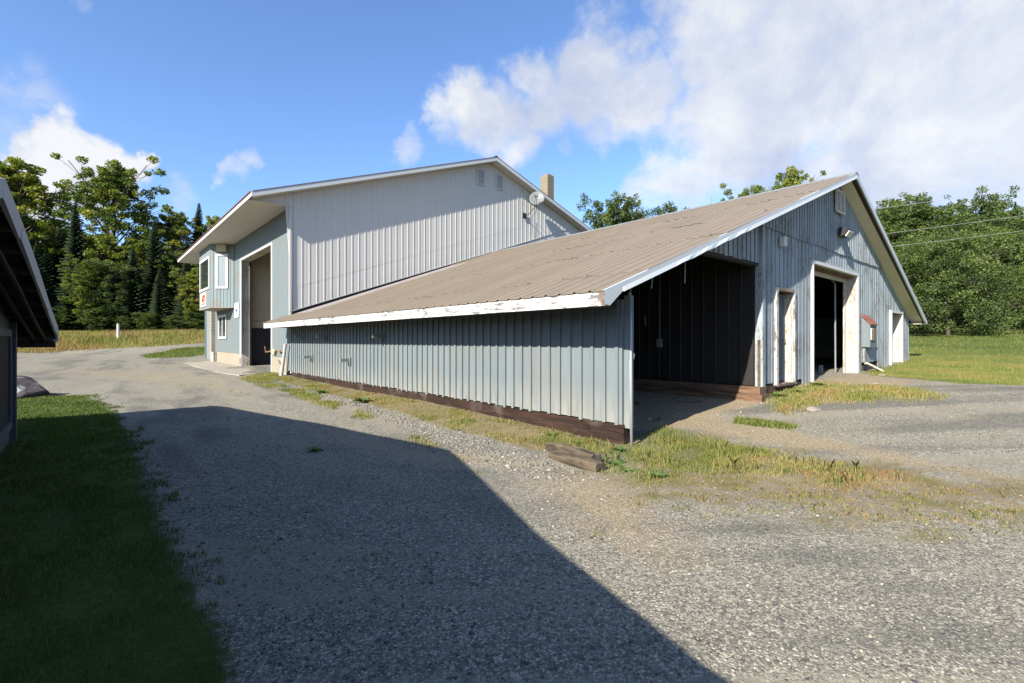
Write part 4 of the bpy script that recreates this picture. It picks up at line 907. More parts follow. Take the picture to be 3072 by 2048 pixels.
# ------------------------------------------------------------ ground dressing
def scatter(n, x0, x1, y0, y1, dens):
    """points in a box kept with probability dens(x,y)"""
    x = RNG.uniform(x0, x1, n); y = RNG.uniform(y0, y1, n); k = RNG.random(n) < dens(x, y); return x[k], y[k]
def clipin(x, y, m=0.1):      # only what the camera could plausibly see (a wide margin round the frame)
    s, c = math.sin(YAW), math.cos(YAW); d = s * x + c * y; r = c * x - s * y
    return (d > .8) & (np.abs(r) < d * 1.25 + .6)
def blades(name, x, y, h, wdt, tint, mat, label, lean=.35, cat='grass', seg=1):
    n = len(x); z = ground_z(x, y) - .005; a = RNG.uniform(0, 2 * np.pi, n); la = RNG.uniform(0, 2 * np.pi, n); ll = RNG.uniform(.1, 1, n) * lean * h
    dx, dy = np.cos(a) * wdt / 2, np.sin(a) * wdt / 2
    tx, ty = x + np.cos(la) * ll, y + np.sin(la) * ll
    if seg == 1:
        V = np.stack([np.stack([x - dx, y - dy, z], 1), np.stack([x + dx, y + dy, z], 1), np.stack([tx, ty, z + h], 1)], 1).reshape(-1, 3); Fq = np.arange(3 * n).reshape(-1, 3); T = np.repeat(tint, 3)
    else:
        mx_, my_ = x + np.cos(la) * ll * .3, y + np.sin(la) * ll * .3
        V = np.stack([np.stack([x - dx, y - dy, z], 1), np.stack([x + dx, y + dy, z], 1), np.stack([mx_ + dx * .7, my_ + dy * .7, z + h * .6], 1), np.stack([tx, ty, z + h * .95], 1), np.stack([mx_ - dx * .7, my_ - dy * .7, z + h * .6], 1)], 1).reshape(-1, 3)
        Fq = np.arange(5 * n).reshape(-1, 5); T = np.repeat(tint, 5)
    return link(name, npmesh(name, V, Fq, mat, T), label=label, cat=cat, kind='stuff')
def H(n, a, b): return RNG.uniform(a, b, n)
# weeds round the near corner
def dc_(x, y):
    s = np.clip(pdist(POLY['corner'], x, y) / .5 + .35, 0, 1); return s * (.14 + .45 * (vnoise(x, y, .35, 5) > .38) + .33 * (vnoise(x, y, .12, 25) > .45)) * np.clip((y - .8) / 1.6 + .45, .3, 1)
x, y = scatter(90000, 4.3, 7.6, .9, 6.2, dc_)
k = clipin(x, y); x, y = x[k], y[k]
front = np.clip((3.3 - y) / 2.2, 0, 1); lush = np.clip((x - 6.2) / .8, 0, 1)
blades('corner_grass', x, y, H(len(x), .012, .052) * (1 + .6 * lush) * (1 - .35 * front), H(len(x), .005, .010), np.clip(.24 + .3 * vnoise(x, y, .3, 6) + .42 * front + H(len(x), -.12, .28), 0, 1), M['grass'], 'green to yellow grass and weeds round the near corner of the barn', seg=2)
x, y = scatter(5200, 4.6, 7.4, 1.2, 5.8, lambda x, y: (pdist(POLY['corner'], x, y) > .1) * (vnoise(x, y, .22, 31) > .6))
blades('tall_corner_grass', x, y, H(len(x), .08, .17), H(len(x), .006, .011), np.clip(.3 + H(len(x), -.2, .5), 0, 1), M['grass'], 'taller tufts standing out of the corner grass', .6, seg=2)
def df_(x, y):
    s = np.clip(pdist(POLY['fringe'], x, y) / .6 + .4, 0, 1); return s * (vnoise(x, y, .10, 7) > .55) * .9
x, y = scatter(60000, 3.7, 8.0, -.5, 3.4, df_)
blades('dry_grass_fringe', x, y, H(len(x), .010, .042), H(len(x), .004, .008), np.clip(.55 + .4 * vnoise(x, y, .22, 8) + H(len(x), -.3, .2), 0, 1), M['grass'], 'thin reddish tufts thinning out over the gravel', .9, seg=2)
def tufts(name, cx, cy, spread, n, h, t0, t1, label):
    xs, ys = [], []
    for a, b in zip(cx, cy):
        m_ = int(n * RNG.uniform(.5, 1.4)); xs.append(RNG.normal(a, spread, m_)); ys.append(RNG.normal(b, spread, m_))
    x = np.concatenate(xs); y = np.concatenate(ys)
    blades(name, x, y, H(len(x), h * .4, h), H(len(x), .005, .009), H(len(x), t0, t1), M['grass'], label, .8, seg=2)
cx, cy = scatter(260, 3.6, 24, -3, 3.5, lambda x, y: (pdist(POLY['rlawn'], x, y) < -.5) * .55 * (x + y * .4 > 4.8)); tufts('gravel_tufts', cx, cy, .07, 26, .04, .2, 1.0, 'small grass tufts scattered over the open gravel yard')
cx, cy = scatter(90, .9, 4.4, 2.0, 20, lambda x, y: np.full(len(x), .5)); tufts('drive_tufts', cx, cy, .06, 20, .045, .1, .6, 'small weeds on the gravel drive')
def dl_(x, y): return np.clip(pdist(POLY['line'], x, y) / .3 + .4, 0, 1) * (vnoise(x, y, .5, 9) > .45)
x, y = scatter(60000, 3.6, 6, 5, 23.5, dl_)
blades('drive_edge_grass', x, y, H(len(x), .03, .09), H(len(x), .007, .014), np.clip(.3 + .4 * vnoise(x, y, .4, 10) + H(len(x), -.2, .2), 0, 1), M['grass'], 'yellow-green grass along the drive edge beside the gravel strip', seg=2)
def db_(x, y): return np.clip(pdist(POLY['bank'], x, y) / .2 + .2, 0, 1) * (.12 + .88 * (vnoise(x, y, .45, 12) > .55))
x, y = scatter(42000, 4.7, 6.02, 4.4, 20.6, db_)
blades('bank_growth', x, y, H(len(x), .015, .06), H(len(x), .006, .014), np.clip(.3 + .5 * vnoise(x, y, .5, 13) + H(len(x), -.2, .2), 0, 1), M['grass'], 'moss and low green growth on the dirt bank along the barn wall', .8, seg=2)
def dg_(x, y): return np.clip(pdist(POLY['doorgrass'], x, y) / .5 + .35, 0, 1) * (.25 + .75 * (vnoise(x, y, .5, 14) > .42))
x, y = scatter(36000, 9.6, 14.3, 1.6, 4.5, dg_)
blades('doorway_grass', x, y, H(len(x), .03, .10), H(len(x), .008, .016), np.clip(.5 + .35 * vnoise(x, y, .6, 15) + H(len(x), -.25, .2), 0, 1), M['grass'], 'yellowing grass strip in front of the narrow door', seg=2)
x, y = scatter(5200, 8.4, 9.2, 2.9, 4.3, lambda x, y: np.clip(pdist(POLY['island'], x, y) / .1 + .4, 0, 1))
blades('grass_island', x, y, H(len(x), .03, .10), H(len(x), .007, .012), np.clip(.25 + H(len(x), -.1, .45), 0, 1), M['grass'], 'narrow island of grass in front of the open bay', seg=2)
# left lawn
def dn(x, y): return (pdist(POLY['lawn'], x, y) > -.5 * vnoise(x, y, .45, 16) * vnoise(x, y, .11, 33) * 1.4 + .05) * (.35 + .65 * (vnoise(x, y, .25, 34) > .3)) * np.clip(5.2 / np.maximum(np.hypot(x, y), 2.5), .14, 1)
x, y = scatter(420000, -5, .75, 1.2, 20.5, dn); k = clipin(x, y) & ~((x < -.9) & (y < 10.8)); x, y = x[k], y[k]; dd = np.hypot(x, y)
blades('lawn_grass', x, y, H(len(x), .02, .05) * (.6 + .9 * vnoise(x, y, .3, 36)), H(len(x), .0025, .0045) * np.clip(dd / 2.5, 1, 5), np.clip(.02 + .3 * vnoise(x, y, .6, 17) * vnoise(x, y, .16, 35) + H(len(x), -.08, .2) + (RNG.random(len(x)) < .03) * .4, 0, 1), M['grass'], 'mown green lawn beside the drive')
# right lawn
def dr_(x, y): return (pdist(POLY['rlawn'], x, y) > -.3 + .5 * vnoise(x, y, .8, 18)) * np.clip((14 / np.maximum(np.hypot(x, y), 10)) ** 1.4, .04, 1)
x, y = scatter(520000, 15.5, 75, -22, 40, dr_); k = clipin(x, y) & ~((x < 25.2) & (y > 4.5)); x, y = x[k], y[k]; dd = np.hypot(x, y); dryf = np.clip((30 - x) / 10, 0, 1)
blades('side_lawn_grass', x, y, H(len(x), .04, .11), .010 * np.clip(dd / 14, 1, 4), np.clip(.16 + .28 * vnoise(x, y, 1.6, 19) + .28 * dryf * vnoise(x, y, 2.5, 20) + H(len(x), -.14, .2), 0, 1), M['grass'], 'rough green and yellow lawn right of the barn')
# far verge
def dv_(x, y): return (pdist(POLY['verge'], x, y) > -.4) * 1.0
x, y = scatter(70000, -14, 16, 50, 64, dv_); up = np.clip((y - 55) / 6, 0, 1)
blades('verge_grass', x, y, H(len(x), .06, .18) + up * H(len(x), .1, .65), H(len(x), .04, .07), np.clip(.42 + .4 * vnoise(x, y, 2, 21) + H(len(x), -.2, .25), 0, 1), M['grass'], 'tall yellow and rusty grass along the far edge of the gravel')
x, y = scatter(9000, 2, 8, 39.5, 49, lambda x, y: np.clip(pdist(POLY['nearbld'], x, y) / .5 + .5, 0, 1))
blades('far_grass_patch', x, y, H(len(x), .05, .12), H(len(x), .03, .06), np.clip(.2 + H(len(x), -.1, .4), 0, 1), M['grass'], 'grass patch at the far side of the concrete apron')

# loose stones
def stones(name, x, y, s, mat, label, tint):
    n = len(x); z = ground_z(x, y) + s * .12
    base = np.array([(1, 0, 0), (0, 1, 0), (-1, 0, 0), (0, -1, 0), (0, 0, .75), (0, 0, -.75)], float)
    a = RNG.uniform(0, 2 * np.pi, n); ca, sa = np.cos(a), np.sin(a)
    B = base[None] * RNG.uniform(.6, 1.3, (n, 6, 1)) * np.stack([RNG.uniform(.8, 1.4, n), np.ones(n), RNG.uniform(.5, .9, n)], 1)[:, None, :] * s[:, None, None]
    Xr = B[..., 0] * ca[:, None] - B[..., 1] * sa[:, None]; Yr = B[..., 0] * sa[:, None] + B[..., 1] * ca[:, None]
    V = np.stack([Xr + x[:, None], Yr + y[:, None], B[..., 2] + z[:, None]], 2).reshape(-1, 3)
    fc = np.array([(0, 1, 4), (1, 2, 4), (2, 3, 4), (3, 0, 4), (1, 0, 5), (2, 1, 5), (3, 2, 5), (0, 3, 5)])
    Fq = (fc[None] + (np.arange(n) * 6)[:, None, None]).reshape(-1, 3)
    return link(name, npmesh(name, V, Fq, mat, np.repeat(tint, 6)), label=label, cat='gravel', kind='stuff')
m, t = newmat('stone_mix', .85, .2); f_ = t.n('ShaderNodeAttribute', attribute_name='tint').outputs['Fac']
setc(t, t.ramp(f_, [(0, (.05, .05, .052)), (.4, (.13, .125, .115)), (.7, (.21, .19, .155)), (.9, (.29, .25, .19)), (1, (.46, .44, .41))])); M['stone'] = m
notgrass = lambda x, y: (pdist(POLY['lawn'], x, y) < .05) & (pdist(POLY['rlawn'], x, y) < .1) & (x < 5.9 + 0 * y) | ((y < 4.3) & (pdist(POLY['corner'], x, y) < -.1) & (pdist(POLY['rlawn'], x, y) < .1) & (pdist(POLY['lawn'], x, y) < .05))
x, y = scatter(260000, .3, 14, -3.5, 16, lambda x, y: notgrass(x, y) * np.clip((3.2 / np.maximum(np.hypot(x, y), 2)) ** 1.3, .05, 1)); k = clipin(x, y); x, y = x[k], y[k]
stones('loose_gravel', x, y, np.clip(RNG.lognormal(-5.1, .42, len(x)), .003, .019), M['stone'], 'loose crushed grey gravel of the drive and yard', np.clip(H(len(x), 0, .92) ** 1.1 + (RNG.random(len(x)) < .03) * .5, 0, 1))
x, y = scatter(16000, 3.6, 5.2, 3.4, 19, lambda x, y: np.clip(pdist(POLY['strip'], x, y) / .25 + .35, 0, 1))
stones('washed_stones', x, y, np.clip(RNG.lognormal(-4.05, .33, len(x)), .008, .042), M['stone'], 'band of larger washed stones along the drive side of the barn', np.clip(H(len(x), .15, .8) + (RNG.random(len(x)) < .05) * .3, 0, 1))
x, y = scatter(700, 6.3, 10.8, 4.0, 9, lambda x, y: np.full(len(x), .5))
stones('bay_rubble', x, y, np.clip(RNG.lognormal(-4.4, .5, len(x)), .006, .05), M['stone'], 'small rubble on the sandy floor of the open bay', H(len(x), .4, 1))

# individual stones, timbers and debris
def rock(name, p, s, mat, label, cat='rock', sq=(1, 1, .7), seed=0, sub=3, rough=.28):
    import bmesh
    r = random.Random(seed); bm = bmesh.new(); bmesh.ops.create_icosphere(bm, subdivisions=sub, radius=1)
    ax_ = [Vector((r.uniform(-1, 1), r.uniform(-1, 1), r.uniform(-1, 1))).normalized() for _ in range(14)]; cut = [r.uniform(.62, .92) for _ in ax_]
    for v in bm.verts:
        p0 = v.co.copy()
        for a, c_ in zip(ax_, cut):
            d = p0.dot(a)
            if d > c_: p0 -= a * (d - c_) * .9
        p0 *= 1 + r.uniform(-.03, .03) * rough; v.co = Vector((p0.x * s * sq[0], p0.y * s * sq[1], p0.z * s * sq[2]))
    me = bpy.data.meshes.new(name); bm.to_mesh(me); bm.free(); me.materials.append(mat)
    o = link(name, me, label=label, cat=cat); o.location = p; o.rotation_euler = (0, 0, r.uniform(0, 6)); return o
m, t = newmat('lichen_boulder', .9, .15); n1_ = t.noise(t.co, 2.2, 6, .65); n2_ = t.noise(t.co, 3.1, 5, .7, .5)
setc(t, t.mix(t.maprange(n2_, .56, .62), t.mix(n1_, (.03, .028, .03), (.14, .115, .105)), (.34, .34, .32))); bump(t, t.noise(t.co, 6, 6, .7), .6, .03); M['boulder'] = m
rock('boulder', (-1.40, 18.6, -1.42), .80, M['boulder'], 'dark angular boulder with pale lichen at the edge of the lawn', 'boulder', (1.05, .8, .62), 5, 4)
for i, (x, y, s, lab) in enumerate(((14.3, 3.2, .13, 'flat pale stone on the gravel in front of the big doorway'), (17.3, 3.7, .13, 'pale stone at the lawn edge near the big doorway'), (5.3, 21.4, .13, 'pale stone in the grass near the white standpipe'), (10.5, 3.35, .24, 'flat slab half buried in front of the narrow door'), (4.7, 22.6, .2, 'flat stone at the corner of the concrete apron'))):
    rock('stone', (x, y, gz1(x, y) + .01), s, M['pillar'], lab, 'stone', (1, .7, .25), 20 + i, 3)
def hewn(name, p0, p1, w_, h_, mat, label, seed, taper=.7):
    r = random.Random(seed); b = Bag(); p0 = Vector(p0); p1 = Vector(p1); d = (p1 - p0); s_ = d.normalized().cross(Vector((0, 0, 1))).normalized(); N_ = 14
    for i in range(N_ + 1):
        f = i / N_; c_ = p0 + d * f; k = 1 - (1 - taper) * (1 - f) ** 3
        ring = [(-1, 0), (-1.0, .75), (-.7, 1), (-.1, .9), (.5, 1), (1, .8), (1, 0), (0, -.1)]
        for q, (a, h) in enumerate(ring):
            j = r.uniform(-.05, .05); b.v.append(tuple(c_ + s_ * (a * w_ / 2 * k + j * w_ * .5) + Vector((0, 0, h * h_ * k + j * h_ * .9))))
    for i in range(N_):
        for q in range(8): q2 = (q + 1) % 8; b.f.append((i * 8 + q, i * 8 + q2, (i + 1) * 8 + q2, (i + 1) * 8 + q))
    b.f.append(tuple(range(7, -1, -1))); b.f.append(tuple(N_ * 8 + q for q in range(8)))
    o = b.build(name, mat, label=label, cat='timber'); return o
g_ = lambda x, y: gz1(x, y)
hewn('rotten_timber', (4.78, 4.70, -1.615), (4.70, 3.80, -1.615), .17, .13, M['rot_y'], 'square rotten timber lying nearest the drive by the barn corner', 1, .85)
hewn('rotten_timber', (5.02, 5.02, -1.56), (4.88, 4.02, -1.60), .18, .15, M['rot_y'], 'split grey rotten timber lying behind the square one by the barn corner', 2, .55)
st = thing('boundary_post', (1.9, 58.5, .1), 'white marker post standing in the far grass before the trees', 'post')
Bag().tube([(1.9, 58.5, 0.0), (1.9, 58.5, 1.45)], .115, 10).build('post', M['white'], st); Bag().tube([(1.9, 58.5, 1.45), (1.9, 58.5, 1.53)], [.13, .05], 10).build('cap', M['galv'], st)
for i, (x, y, l_, a_, lab) in enumerate(((8.1, 5.1, .5, .3, 'long weathered stick lying on the bay floor nearest the grass'), (10.0, 5.6, .55, 1.9, 'dark broken board by the timber at the back of the bay'), (9.0, 6.3, .3, 1.2, 'small stick in the middle of the bay floor'))):
    o = Bag().obox((0, 0, 0), (l_ / 2, 0, .01), (0, .03, 0), (0, 0, .012)).build('stick', M['rot'], label=lab, cat='stick'); o.location = (x, y, gz1(x, y) + .03); o.rotation_euler = (0, .03, a_)

# broad-leaved weeds, each a plant
def weed_mesh(name, n, L, wd, seed, up=.5):
    r = random.Random(seed); V = []; Fq = []; T = []
    for i in range(n):
        a = i * 2.4 + r.uniform(-.3, .3); l = L * r.uniform(.6, 1.1); el = r.uniform(.15, 1.0) * up; b = len(V); tw = r.uniform(.1, .6)
        for s_ in range(5):
            f = s_ / 4; rr_ = l * f; zz = math.sin(el + .3) * rr_ - .55 * rr_ * rr_ / l; ww = wd * math.sin(math.pi * min(1, f * .85 + .12)) * .5 * r.uniform(.85, 1.15)
            c_ = Vector((math.cos(a) * rr_, math.sin(a) * rr_, zz + .01)); sd_ = Vector((-math.sin(a), math.cos(a), .15)) * ww
            V += [tuple(c_ - sd_), tuple(c_ - Vector((0, 0, ww * .35))), tuple(c_ + sd_)]; T += [tw] * 3
            if s_: k = b + 3 * s_; Fq += [(k - 3, k - 2, k + 1, k), (k - 2, k - 1, k + 2, k + 1)]
    return npmesh(name, np.array(V), np.array(Fq), M['weed'], np.array(T), True)
wm = [weed_mesh('weed_leaves', 16, .16, .035, 1), weed_mesh('weed_leaves', 26, .12, .022, 2, .9), weed_mesh('weed_leaves', 34, .13, .05, 3, 1.1)]
for i, (x, y, k, s, lab) in enumerate(((5.13, 3.92, 0, 1.1, 'star-shaped weed between the rotten timbers and the steel pole'), (4.95, 3.60, 0, 1.05, 'upright star-shaped weed at the right end of the square timber'), (5.12, 4.35, 2, .75, 'leafy weed at the end of the split timber'),
        (5.7, 5.62, 1, 1.1, 'spiky grass clump against the sill timber left of the corner'), (5.62, 5.0, 1, 1.0, 'spiky grass clump against the sill timber nearest the steel pole'), (5.0, 3.2, 2, .9, 'bushy weed in front of the steel pole'), (5.7, 4.3, 1, 1.3, 'long-leaved clump beside the foot of the steel pole'),
        (4.98, 11.4, 2, 1.8, 'bright green leafy weed at the edge of the stone band'), (5.02, 14.3, 2, 1.4, 'dark leafy weed on the bank farther along the wall'), (2.45, 7.2, 1, 1.3, 'dark grassy weed alone in the shadow on the drive'), (11.3, 4.25, 2, 1.5, 'curled weed at the end of the tan timber'), (11.9, 4.1, 1, 1.5, 'green weed below the narrow door'), (13.2, 4.1, 2, 1.5, 'green weed under the gap left of the big doorway'))):
    r = thing('weed', (x, y, gz1(x, y) - .005), lab, 'plant'); r.scale = (s, s, s); r.rotation_euler = (0, 0, i * 1.3)
    link('leaves', wm[k], r)

# ------------------------------------------------------------ trees
def leafcloud(name, centres, radii, per, size, mat, seed, flat=.55, tbase=.35, tvar=.35, up=.5):
    r = np.random.default_rng(seed); C_ = []; T = []
    for (c_, rad) in zip(centres, radii):
        n = int(per * (rad / .9) ** 2); d = r.normal(size=(n, 3)); d /= np.linalg.norm(d, axis=1)[:, None]; d *= (r.random(n) ** .38)[:, None] * rad
        d[:, 2] *= flat; C_.append(np.array(c_) + d); tb = tbase + r.uniform(-.5, .5) * tvar * .8
        T.append(np.clip(tb + r.uniform(-.5, .5, n) * tvar, 0, 1))
    P_ = np.concatenate(C_); T = np.concatenate(T); n = len(P_)
    nrm = r.normal(size=(n, 3)); nrm[:, 2] += up * 2; nrm /= np.linalg.norm(nrm, axis=1)[:, None]
    a = np.cross(nrm, r.normal(size=(n, 3))); a /= np.linalg.norm(a, axis=1)[:, None]; b = np.cross(nrm, a)
    s = size * r.uniform(.6, 1.25, n)[:, None]
    V = np.stack([P_ - a * s * .6, P_ - b * s * .38 + nrm * s * .1, P_ + a * s * .6, P_ + b * s * .38 + nrm * s * .1], 1).reshape(-1, 3)
    return npmesh(name, V, np.arange(4 * n).reshape(-1, 4), mat, np.repeat(T, 4))
def limbs(h, w_, seed, n1=14, lo=.25, droop=0, shape=None, fork=3, rk=.27):
    """trunk and branches as tubes; returns bag and crown pad centres"""
    r = random.Random(seed); b = Bag(); cen = []; rad = []
    lean = Vector((r.uniform(-.03, .03), r.uniform(-.03, .03), 1)); tp = lambda f: Vector((lean.x * h * f + math.sin(f * 5 + seed) * .012 * h, lean.y * h * f + math.cos(f * 4) * .01 * h, h * f))
    b.tube([tp(i / 8 * .96) for i in range(9)], [.026 * h * (1 - i / 9.5) ** .8 * (1.25 if i == 0 else 1) * .75 for i in range(9)], 8)
    for i in range(n1):
        f = lo + (1 - lo) * (i / (n1 - 1)) ** .9 * .94; wd = w_ * (shape(f) if shape else 1) * r.uniform(.7, 1.15); a = i * 2.399 + r.uniform(-.4, .4)
        s0 = tp(f * .93); el = .35 + .5 * f - droop; e = s0 + Vector((math.cos(a) * wd, math.sin(a) * wd, wd * el)); mid = s0.lerp(e, .5) + Vector((0, 0, .08 * wd))
        b.tube([s0, mid, e], [.009 * h * (1.1 - f), .005 * h * (1.1 - f), .002 * h], 5, False)
        for k in range(fork + 2):
            g = .35 + .65 * k / (fork + 1); q = s0.lerp(e, g) + Vector((r.uniform(-1, 1), r.uniform(-1, 1), r.uniform(-.4, .5))) * wd * .30
            if k: b.tube([s0.lerp(e, g * .8), q], [.003 * h * (1.1 - f), .001 * h], 4, False)
            cen.append(tuple(q)); rad.append(r.uniform(.5, 1.0) * max(.4, w_ * rk) * (1.12 - .35 * f))
    cen.append(tuple(tp(.97))); rad.append(w_ * .2)
    return b, cen, rad
def make_tree(kind, seed):
    if kind == 'maple':
        sh = lambda f: max(.25, math.sin(math.pi * min(1, (f - .12) * .98)) ** .6) if f < .75 else 1.15 - f * .85
        b, c_, r = limbs(20, 4.6, seed, 48, .14, -.35, sh, 6, .19); lm = leafcloud('leaves', c_, r, 190, .25, M['maple'], seed, .62, .50, .55, .35)
    elif kind == 'broad':
        sh = lambda f: max(.4, math.sin(math.pi * min(1, f * .95)) ** .5)
        b, c_, r = limbs(12, 3.9, seed, 42, .06, -.05, sh, 6, .20); lm = leafcloud('leaves', c_, r, 190, .20, M['broad'], seed, .75, .45, .5, .35)
    elif kind == 'poplar':
        sh = lambda f: max(.25, math.sin(math.pi * min(1, f * .97)) ** .8)
        b, c_, r = limbs(17, 2.6, seed, 38, .12, -.5, sh, 4, .26); lm = leafcloud('leaves', c_, r, 170, .20, M['broad'], seed, .8, .5, .4)
    elif kind == 'apple':
        sh = lambda f: [1.15, 1.12, 1.1, 1.05, .95, .8, .6, .45][min(7, int(f * 8))]
        b, c_, r = limbs(8.2, 4.4, seed, 44, .10 if seed == 8 else .24, .42 if seed == 8 else .25, sh, 6, .2); lm = leafcloud('leaves', c_, r, 250, .14, M['broad'], seed, .75, .45, .55, .35)
    else:
        b = Bag(); r_ = random.Random(seed); h = 18; b.tube([(0, 0, 0), (0, 0, h)], [.22, .02], 7); V = []; T = []; nb = 420
        for i in range(nb):
            f = .08 + .92 * i / nb; z = h * f; L = (1 - f) ** .8 * 3.6 * r_.uniform(.65, 1.1) + .12; a = i * 2.399; steps = max(3, int(L * 9))
            for k in range(steps):
                g = (k + .4) / steps; px, py = math.cos(a) * L * g, math.sin(a) * L * g; pz = z - .28 * L * g + .14 * L * g * g
                for sgn in (-1, 1):
                    s = (.22 + .34 * (1 - g)) * min(1, L * .6 + .35) * r_.uniform(.7, 1.2); aa = a + sgn * .9
                    V += [(px - math.cos(a) * .1, py - math.sin(a) * .1, pz + .03), (px + math.cos(aa) * s, py + math.sin(aa) * s, pz - .04 - s * .45), (px + math.cos(a) * s * .8, py + math.sin(a) * s * .8, pz - .02)]; T += [min(1, max(0, .2 + .5 * g * r_.uniform(.5, 1.3)))] * 3
        V = np.array(V); lm = npmesh('leaves', V, np.arange(len(V)).reshape(-1, 3), M['needle'], np.array(T))
    return b, lm
PROTO = {}
for kd, seeds in (('maple', (1, 2, 3)), ('broad', (4, 5)), ('poplar', (6, 7)), ('apple', (8, 9)), ('spruce', (10, 11))):
    PROTO[kd] = []
    for s in seeds:
        b, lm = make_tree(kd, s); PROTO[kd].append((b.mesh('trunk', M['bark_pale'] if kd == 'poplar' else M['bark'], (0, 0, 0), True), lm))
BASEH = dict(maple=20, broad=12, poplar=17, apple=8.2, spruce=18)
NAMES = dict(maple='maple_tree', broad='leafy_tree', poplar='slender_tree', apple='spreading_tree', spruce='spruce_tree')
def tree(kd, v, px, d, top, lab, group=None, wf=1.0, base=None, cat='tree'):
    """px: bearing given in photo px, d: distance, top: height of the tip above the camera"""
    s, c = math.sin(YAW), math.cos(YAW); u = (px - 1536) / F_PX; X, Y = (s + c * u) * d, (c - s * u) * d
    z = gz1(min(X, 150), min(Y, 125)) - .1 if base is None else base
    r = thing(NAMES[kd], (X, Y, z), lab, cat, group); k = (top - z) / BASEH[kd]; r.scale = (k * wf, k * wf, k); r.rotation_euler = (0, 0, random.uniform(0, 6.28))
    tm, lm = PROTO[kd][v]; link('trunk', tm, r); link('crown', lm, r); return r
# along the far verge (left)
tree('maple', 0, 50, 66, 24.5, 'tall maple with a ragged crown at the far left, behind the shed roof', wf=1.15)
tree('maple', 1, 345, 66, 24.5, 'tallest yellow-green maple, standing clear above the far wood', wf=.95)
tree('spruce', 0, 228, 62, 17.6, 'pointed dark spruce between the two tall maples', wf=.8)
tree('maple', 2, 520, 70, 18.5, 'rounded maple left of the workshop eave')
tree('spruce', 1, 464, 64, 15.8, 'dark spruce in front of the rounded maple left of the workshop', wf=.9)
tree('spruce', 0, 597, 72, 20.2, 'spruce with a sharp tip just left of the workshop roof', wf=.7)
tree('maple', 0, 640, 78, 20.0, 'light-leaved maple partly behind the workshop eave', wf=.7)
G1 = 'trees filling the dark wood behind the verge'
for i, (px, d, tp) in enumerate(((-60, 63, 14), (110, 61, 12), (180, 66, 15), (270, 60, 10), (400, 61, 11.5), (440, 66, 14), (560, 62, 10.5), (610, 64, 12), (690, 68, 12), (320, 70, 16), (140, 74, 18), (480, 76, 14.5), (0, 72, 18), (250, 78, 17), (420, 80, 17), (560, 80, 15), (60, 60, 10), (210, 61, 9), (330, 61, 9.5), (480, 61, 9), (530, 67, 12), (140, 64, 12), (370, 66, 13), (590, 61, 9), (640, 66, 11), (20, 66, 14))):
    if i % 5 in (1, 2, 4): tree('spruce', i % 2, px, d, tp, 'spruce added among others to darken the wood behind the verge', 'spruces added to darken the wood behind the verge', wf=1.15)  # spruces mixed in so their dark needles stand for the wood's shade
    else: tree(['broad', 'maple'][i % 2], i % 2, px, d, tp, 'leafy tree crowded among others in the dark wood behind the verge', G1, wf=1.25)
for i, (px, d, tp) in enumerate(((60, 60, 3.4), (160, 59.5, 3), (300, 60, 3.6), (380, 59.5, 2.8), (450, 60, 3.3), (530, 60.5, 3), (600, 61, 3.6), (220, 61, 4))):
    tree('broad', i % 2, px, d, tp, 'low dark shrub at the foot of the far wood', 'shrubs at the foot of the far wood', wf=2.0, cat='shrub')
for i, (px, d, tp) in enumerate(((-450, 50, 17), (-700, 40, 16), (-280, 58, 20), (-1100, 34, 15), (-180, 66, 21), (-350, 62, 21), (-120, 60, 18), (-550, 56, 20))):
    tree('maple', i % 3, px, d, tp, 'maple of the wood continuing left of the shed', 'trees of the wood left of the shed')
# over the roofs
tree('broad', 0, 1832, 62, 17.2, 'rounded tree showing above the barn roof right of the workshop', wf=.8)
tree('broad', 1, 1915, 66, 16.6, 'low tree top just above the middle of the barn roof line')
tree('poplar', 1, 2010, 70, 19.8, 'tree top above the barn roof ridge between two gaps of sky', wf=1.3)
tree('maple', 1, 2250, 46, 14.6, 'loose tree top above the barn roof near its peak', wf=.75)
tree('maple', 2, 2370, 46, 16.4, 'taller tree sprig above the barn roof near its peak', wf=.6)
# right side: near spreading trees, then the wood behind
tree('apple', 0, 2840, 37, 8.0, 'spreading dark-leaved tree hanging low over the lawn behind the barn corner', wf=.92)
tree('apple', 1, 3015, 46, 9.8, 'spreading tree with a thick trunk and hanging boughs at the right edge', wf=.95)
tree('apple', 0, 3260, 40, 9.0, 'spreading tree just beyond the right edge, its boughs reaching in')
tree('apple', 1, 2700, 45, 8.2, 'yellowish spreading tree close behind the barn eave')
tree('poplar', 0, 2660, 66, 19.3, 'leafy tree behind the barn, leftmost of the right-hand wood', wf=1.4)
tree('poplar', 1, 2725, 68, 20.8, 'narrow tree with a tall tip right of the barn gable')
tree('poplar', 0, 2768, 64, 19.4, 'brownish full-topped tree right of the tall tip', wf=1.3)
tree('poplar', 1, 2830, 66, 17.6, 'tree with two small tips in the middle of the right-hand wood', wf=1.2)
tree('broad', 0, 2925, 64, 18.3, 'grey-green round-topped tree in the right-hand wood', wf=.75)
tree('broad', 1, 2975, 66, 16.8, 'lower grey-green tree beside the round-topped one', wf=.75)
tree('spruce', 1, 3046, 62, 17.6, 'thin sparse conifer tip near the right edge', wf=.5)
G2 = 'trees filling the wood right of the barn'
for i, (px, d, tp) in enumerate(((2620, 58, 15), (2690, 56, 13.5), (2750, 57, 14.5), (2800, 54, 13), (2860, 58, 14), (2900, 55, 12.5), (2960, 57, 13.5), (3020, 56, 13), (3080, 56, 13.5), (3160, 58, 15), (2780, 72, 16), (2880, 74, 17), (3000, 74, 16), (3120, 70, 16), (2700, 76, 18), (2940, 50, 11), (2770, 49, 10), (3070, 52, 11))):
    tree('broad', i % 2, px, d, tp, 'leafy tree crowded among others in the wood right of the barn', G2, wf=1.15)
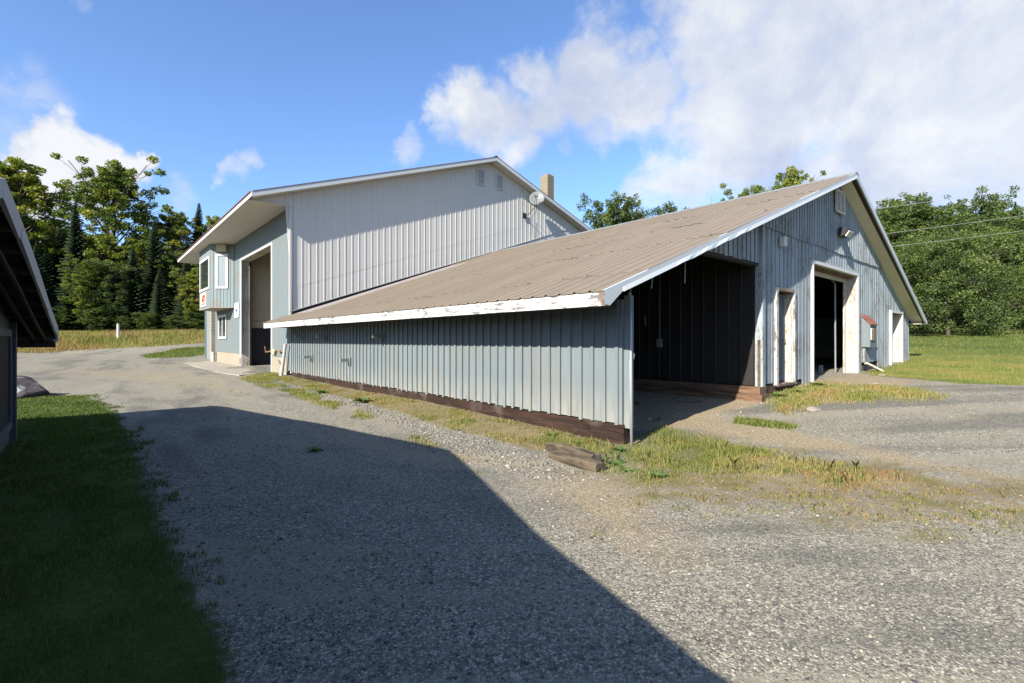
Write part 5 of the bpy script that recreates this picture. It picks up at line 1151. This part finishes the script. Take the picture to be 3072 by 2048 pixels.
for i, (px, d, tp) in enumerate(((2680, 62, 4.5), (2760, 64, 4.5), (2850, 66, 4.5), (2940, 66, 4.8), (3020, 68, 5), (3100, 68, 5))):
    tree('broad', i % 2, px, d, tp, 'low shrub under the trees at the far side of the lawn', 'shrubs at the far side of the lawn', wf=2.2, cat='shrub')
for i, (px, d, tp) in enumerate(((3500, 60, 16), (3900, 56, 15), (4600, 52, 15), (3700, 75, 18))):
    tree('broad', i % 2, px, d, tp, 'tree of the wood continuing beyond the right edge', 'trees beyond the right edge of the lawn')
# distant wooded ring so the horizon is closed from any side
def far_ring():
    n = 420; r = np.random.default_rng(5); cs = []; rs = []
    for i in range(n):
        a = 2 * np.pi * i / n; R = r.uniform(150, 175); x, y = math.cos(a) * R, math.sin(a) * R; zb = float(zg(np.clip(x, -150, 160), np.clip(y, -90, 130)))
        for k in range(3): cs.append((x + r.uniform(-3, 3), y + r.uniform(-3, 3), zb + 2 + k * 3.0)); rs.append(r.uniform(3.4, 5))
    return leafcloud('far_wood', cs, rs, 5, 1.3, M['broad'], 77, .8, .4, .4)
link('far_wood', far_ring(), label='distant belt of woodland closing the horizon', cat='woodland', kind='stuff')

# overhead wires on a pole behind the barn
s_, c_ = math.sin(YAW), math.cos(YAW)
def at(px, py, d): u = (px - 1536) / F_PX; return Vector(((s_ + c_ * u) * d, (c_ - s_ * u) * d, (CY - py) / F_PX * d))
pb = at(2540, 640, 30)
up = thing('utility_pole', (pb.x, pb.y, -.6), 'wooden utility pole behind the barn gable', 'pole')
Bag().tube([(pb.x, pb.y, -.8), (pb.x, pb.y, 8.1)], [.16, .11], 10).build('pole_shaft', M['bark'], up)
for i, (a, b_, lab) in enumerate((((2540, 640), (3700, 465), 'upper'), ((2540, 717), (3700, 552), 'middle'), ((2540, 756), (3700, 606), 'lower'))):
    p = at(*a, 30); q = at(*b_, 52); path = []
    for k in range(17): f = k / 16; v = p.lerp(q, f); v.z -= .35 * 4 * f * (1 - f) * .5; path.append(v)
    r = thing('overhead_wire', p, f'{lab} one of three thin overhead wires crossing in front of the right-hand trees', 'wire', 'overhead wires right of the barn')
    Bag().tube(path, .011, 5).build('wire', M['cable'], r)
r = thing('mast', (16.25, 8.3, 4.6), 'tiny metal stub standing on the barn ridge', 'mast')
Bag().tube([(16.25, 8.3, 4.6), (16.25, 8.3, 4.95)], .015, 6).build('rod', M['galv'], r)
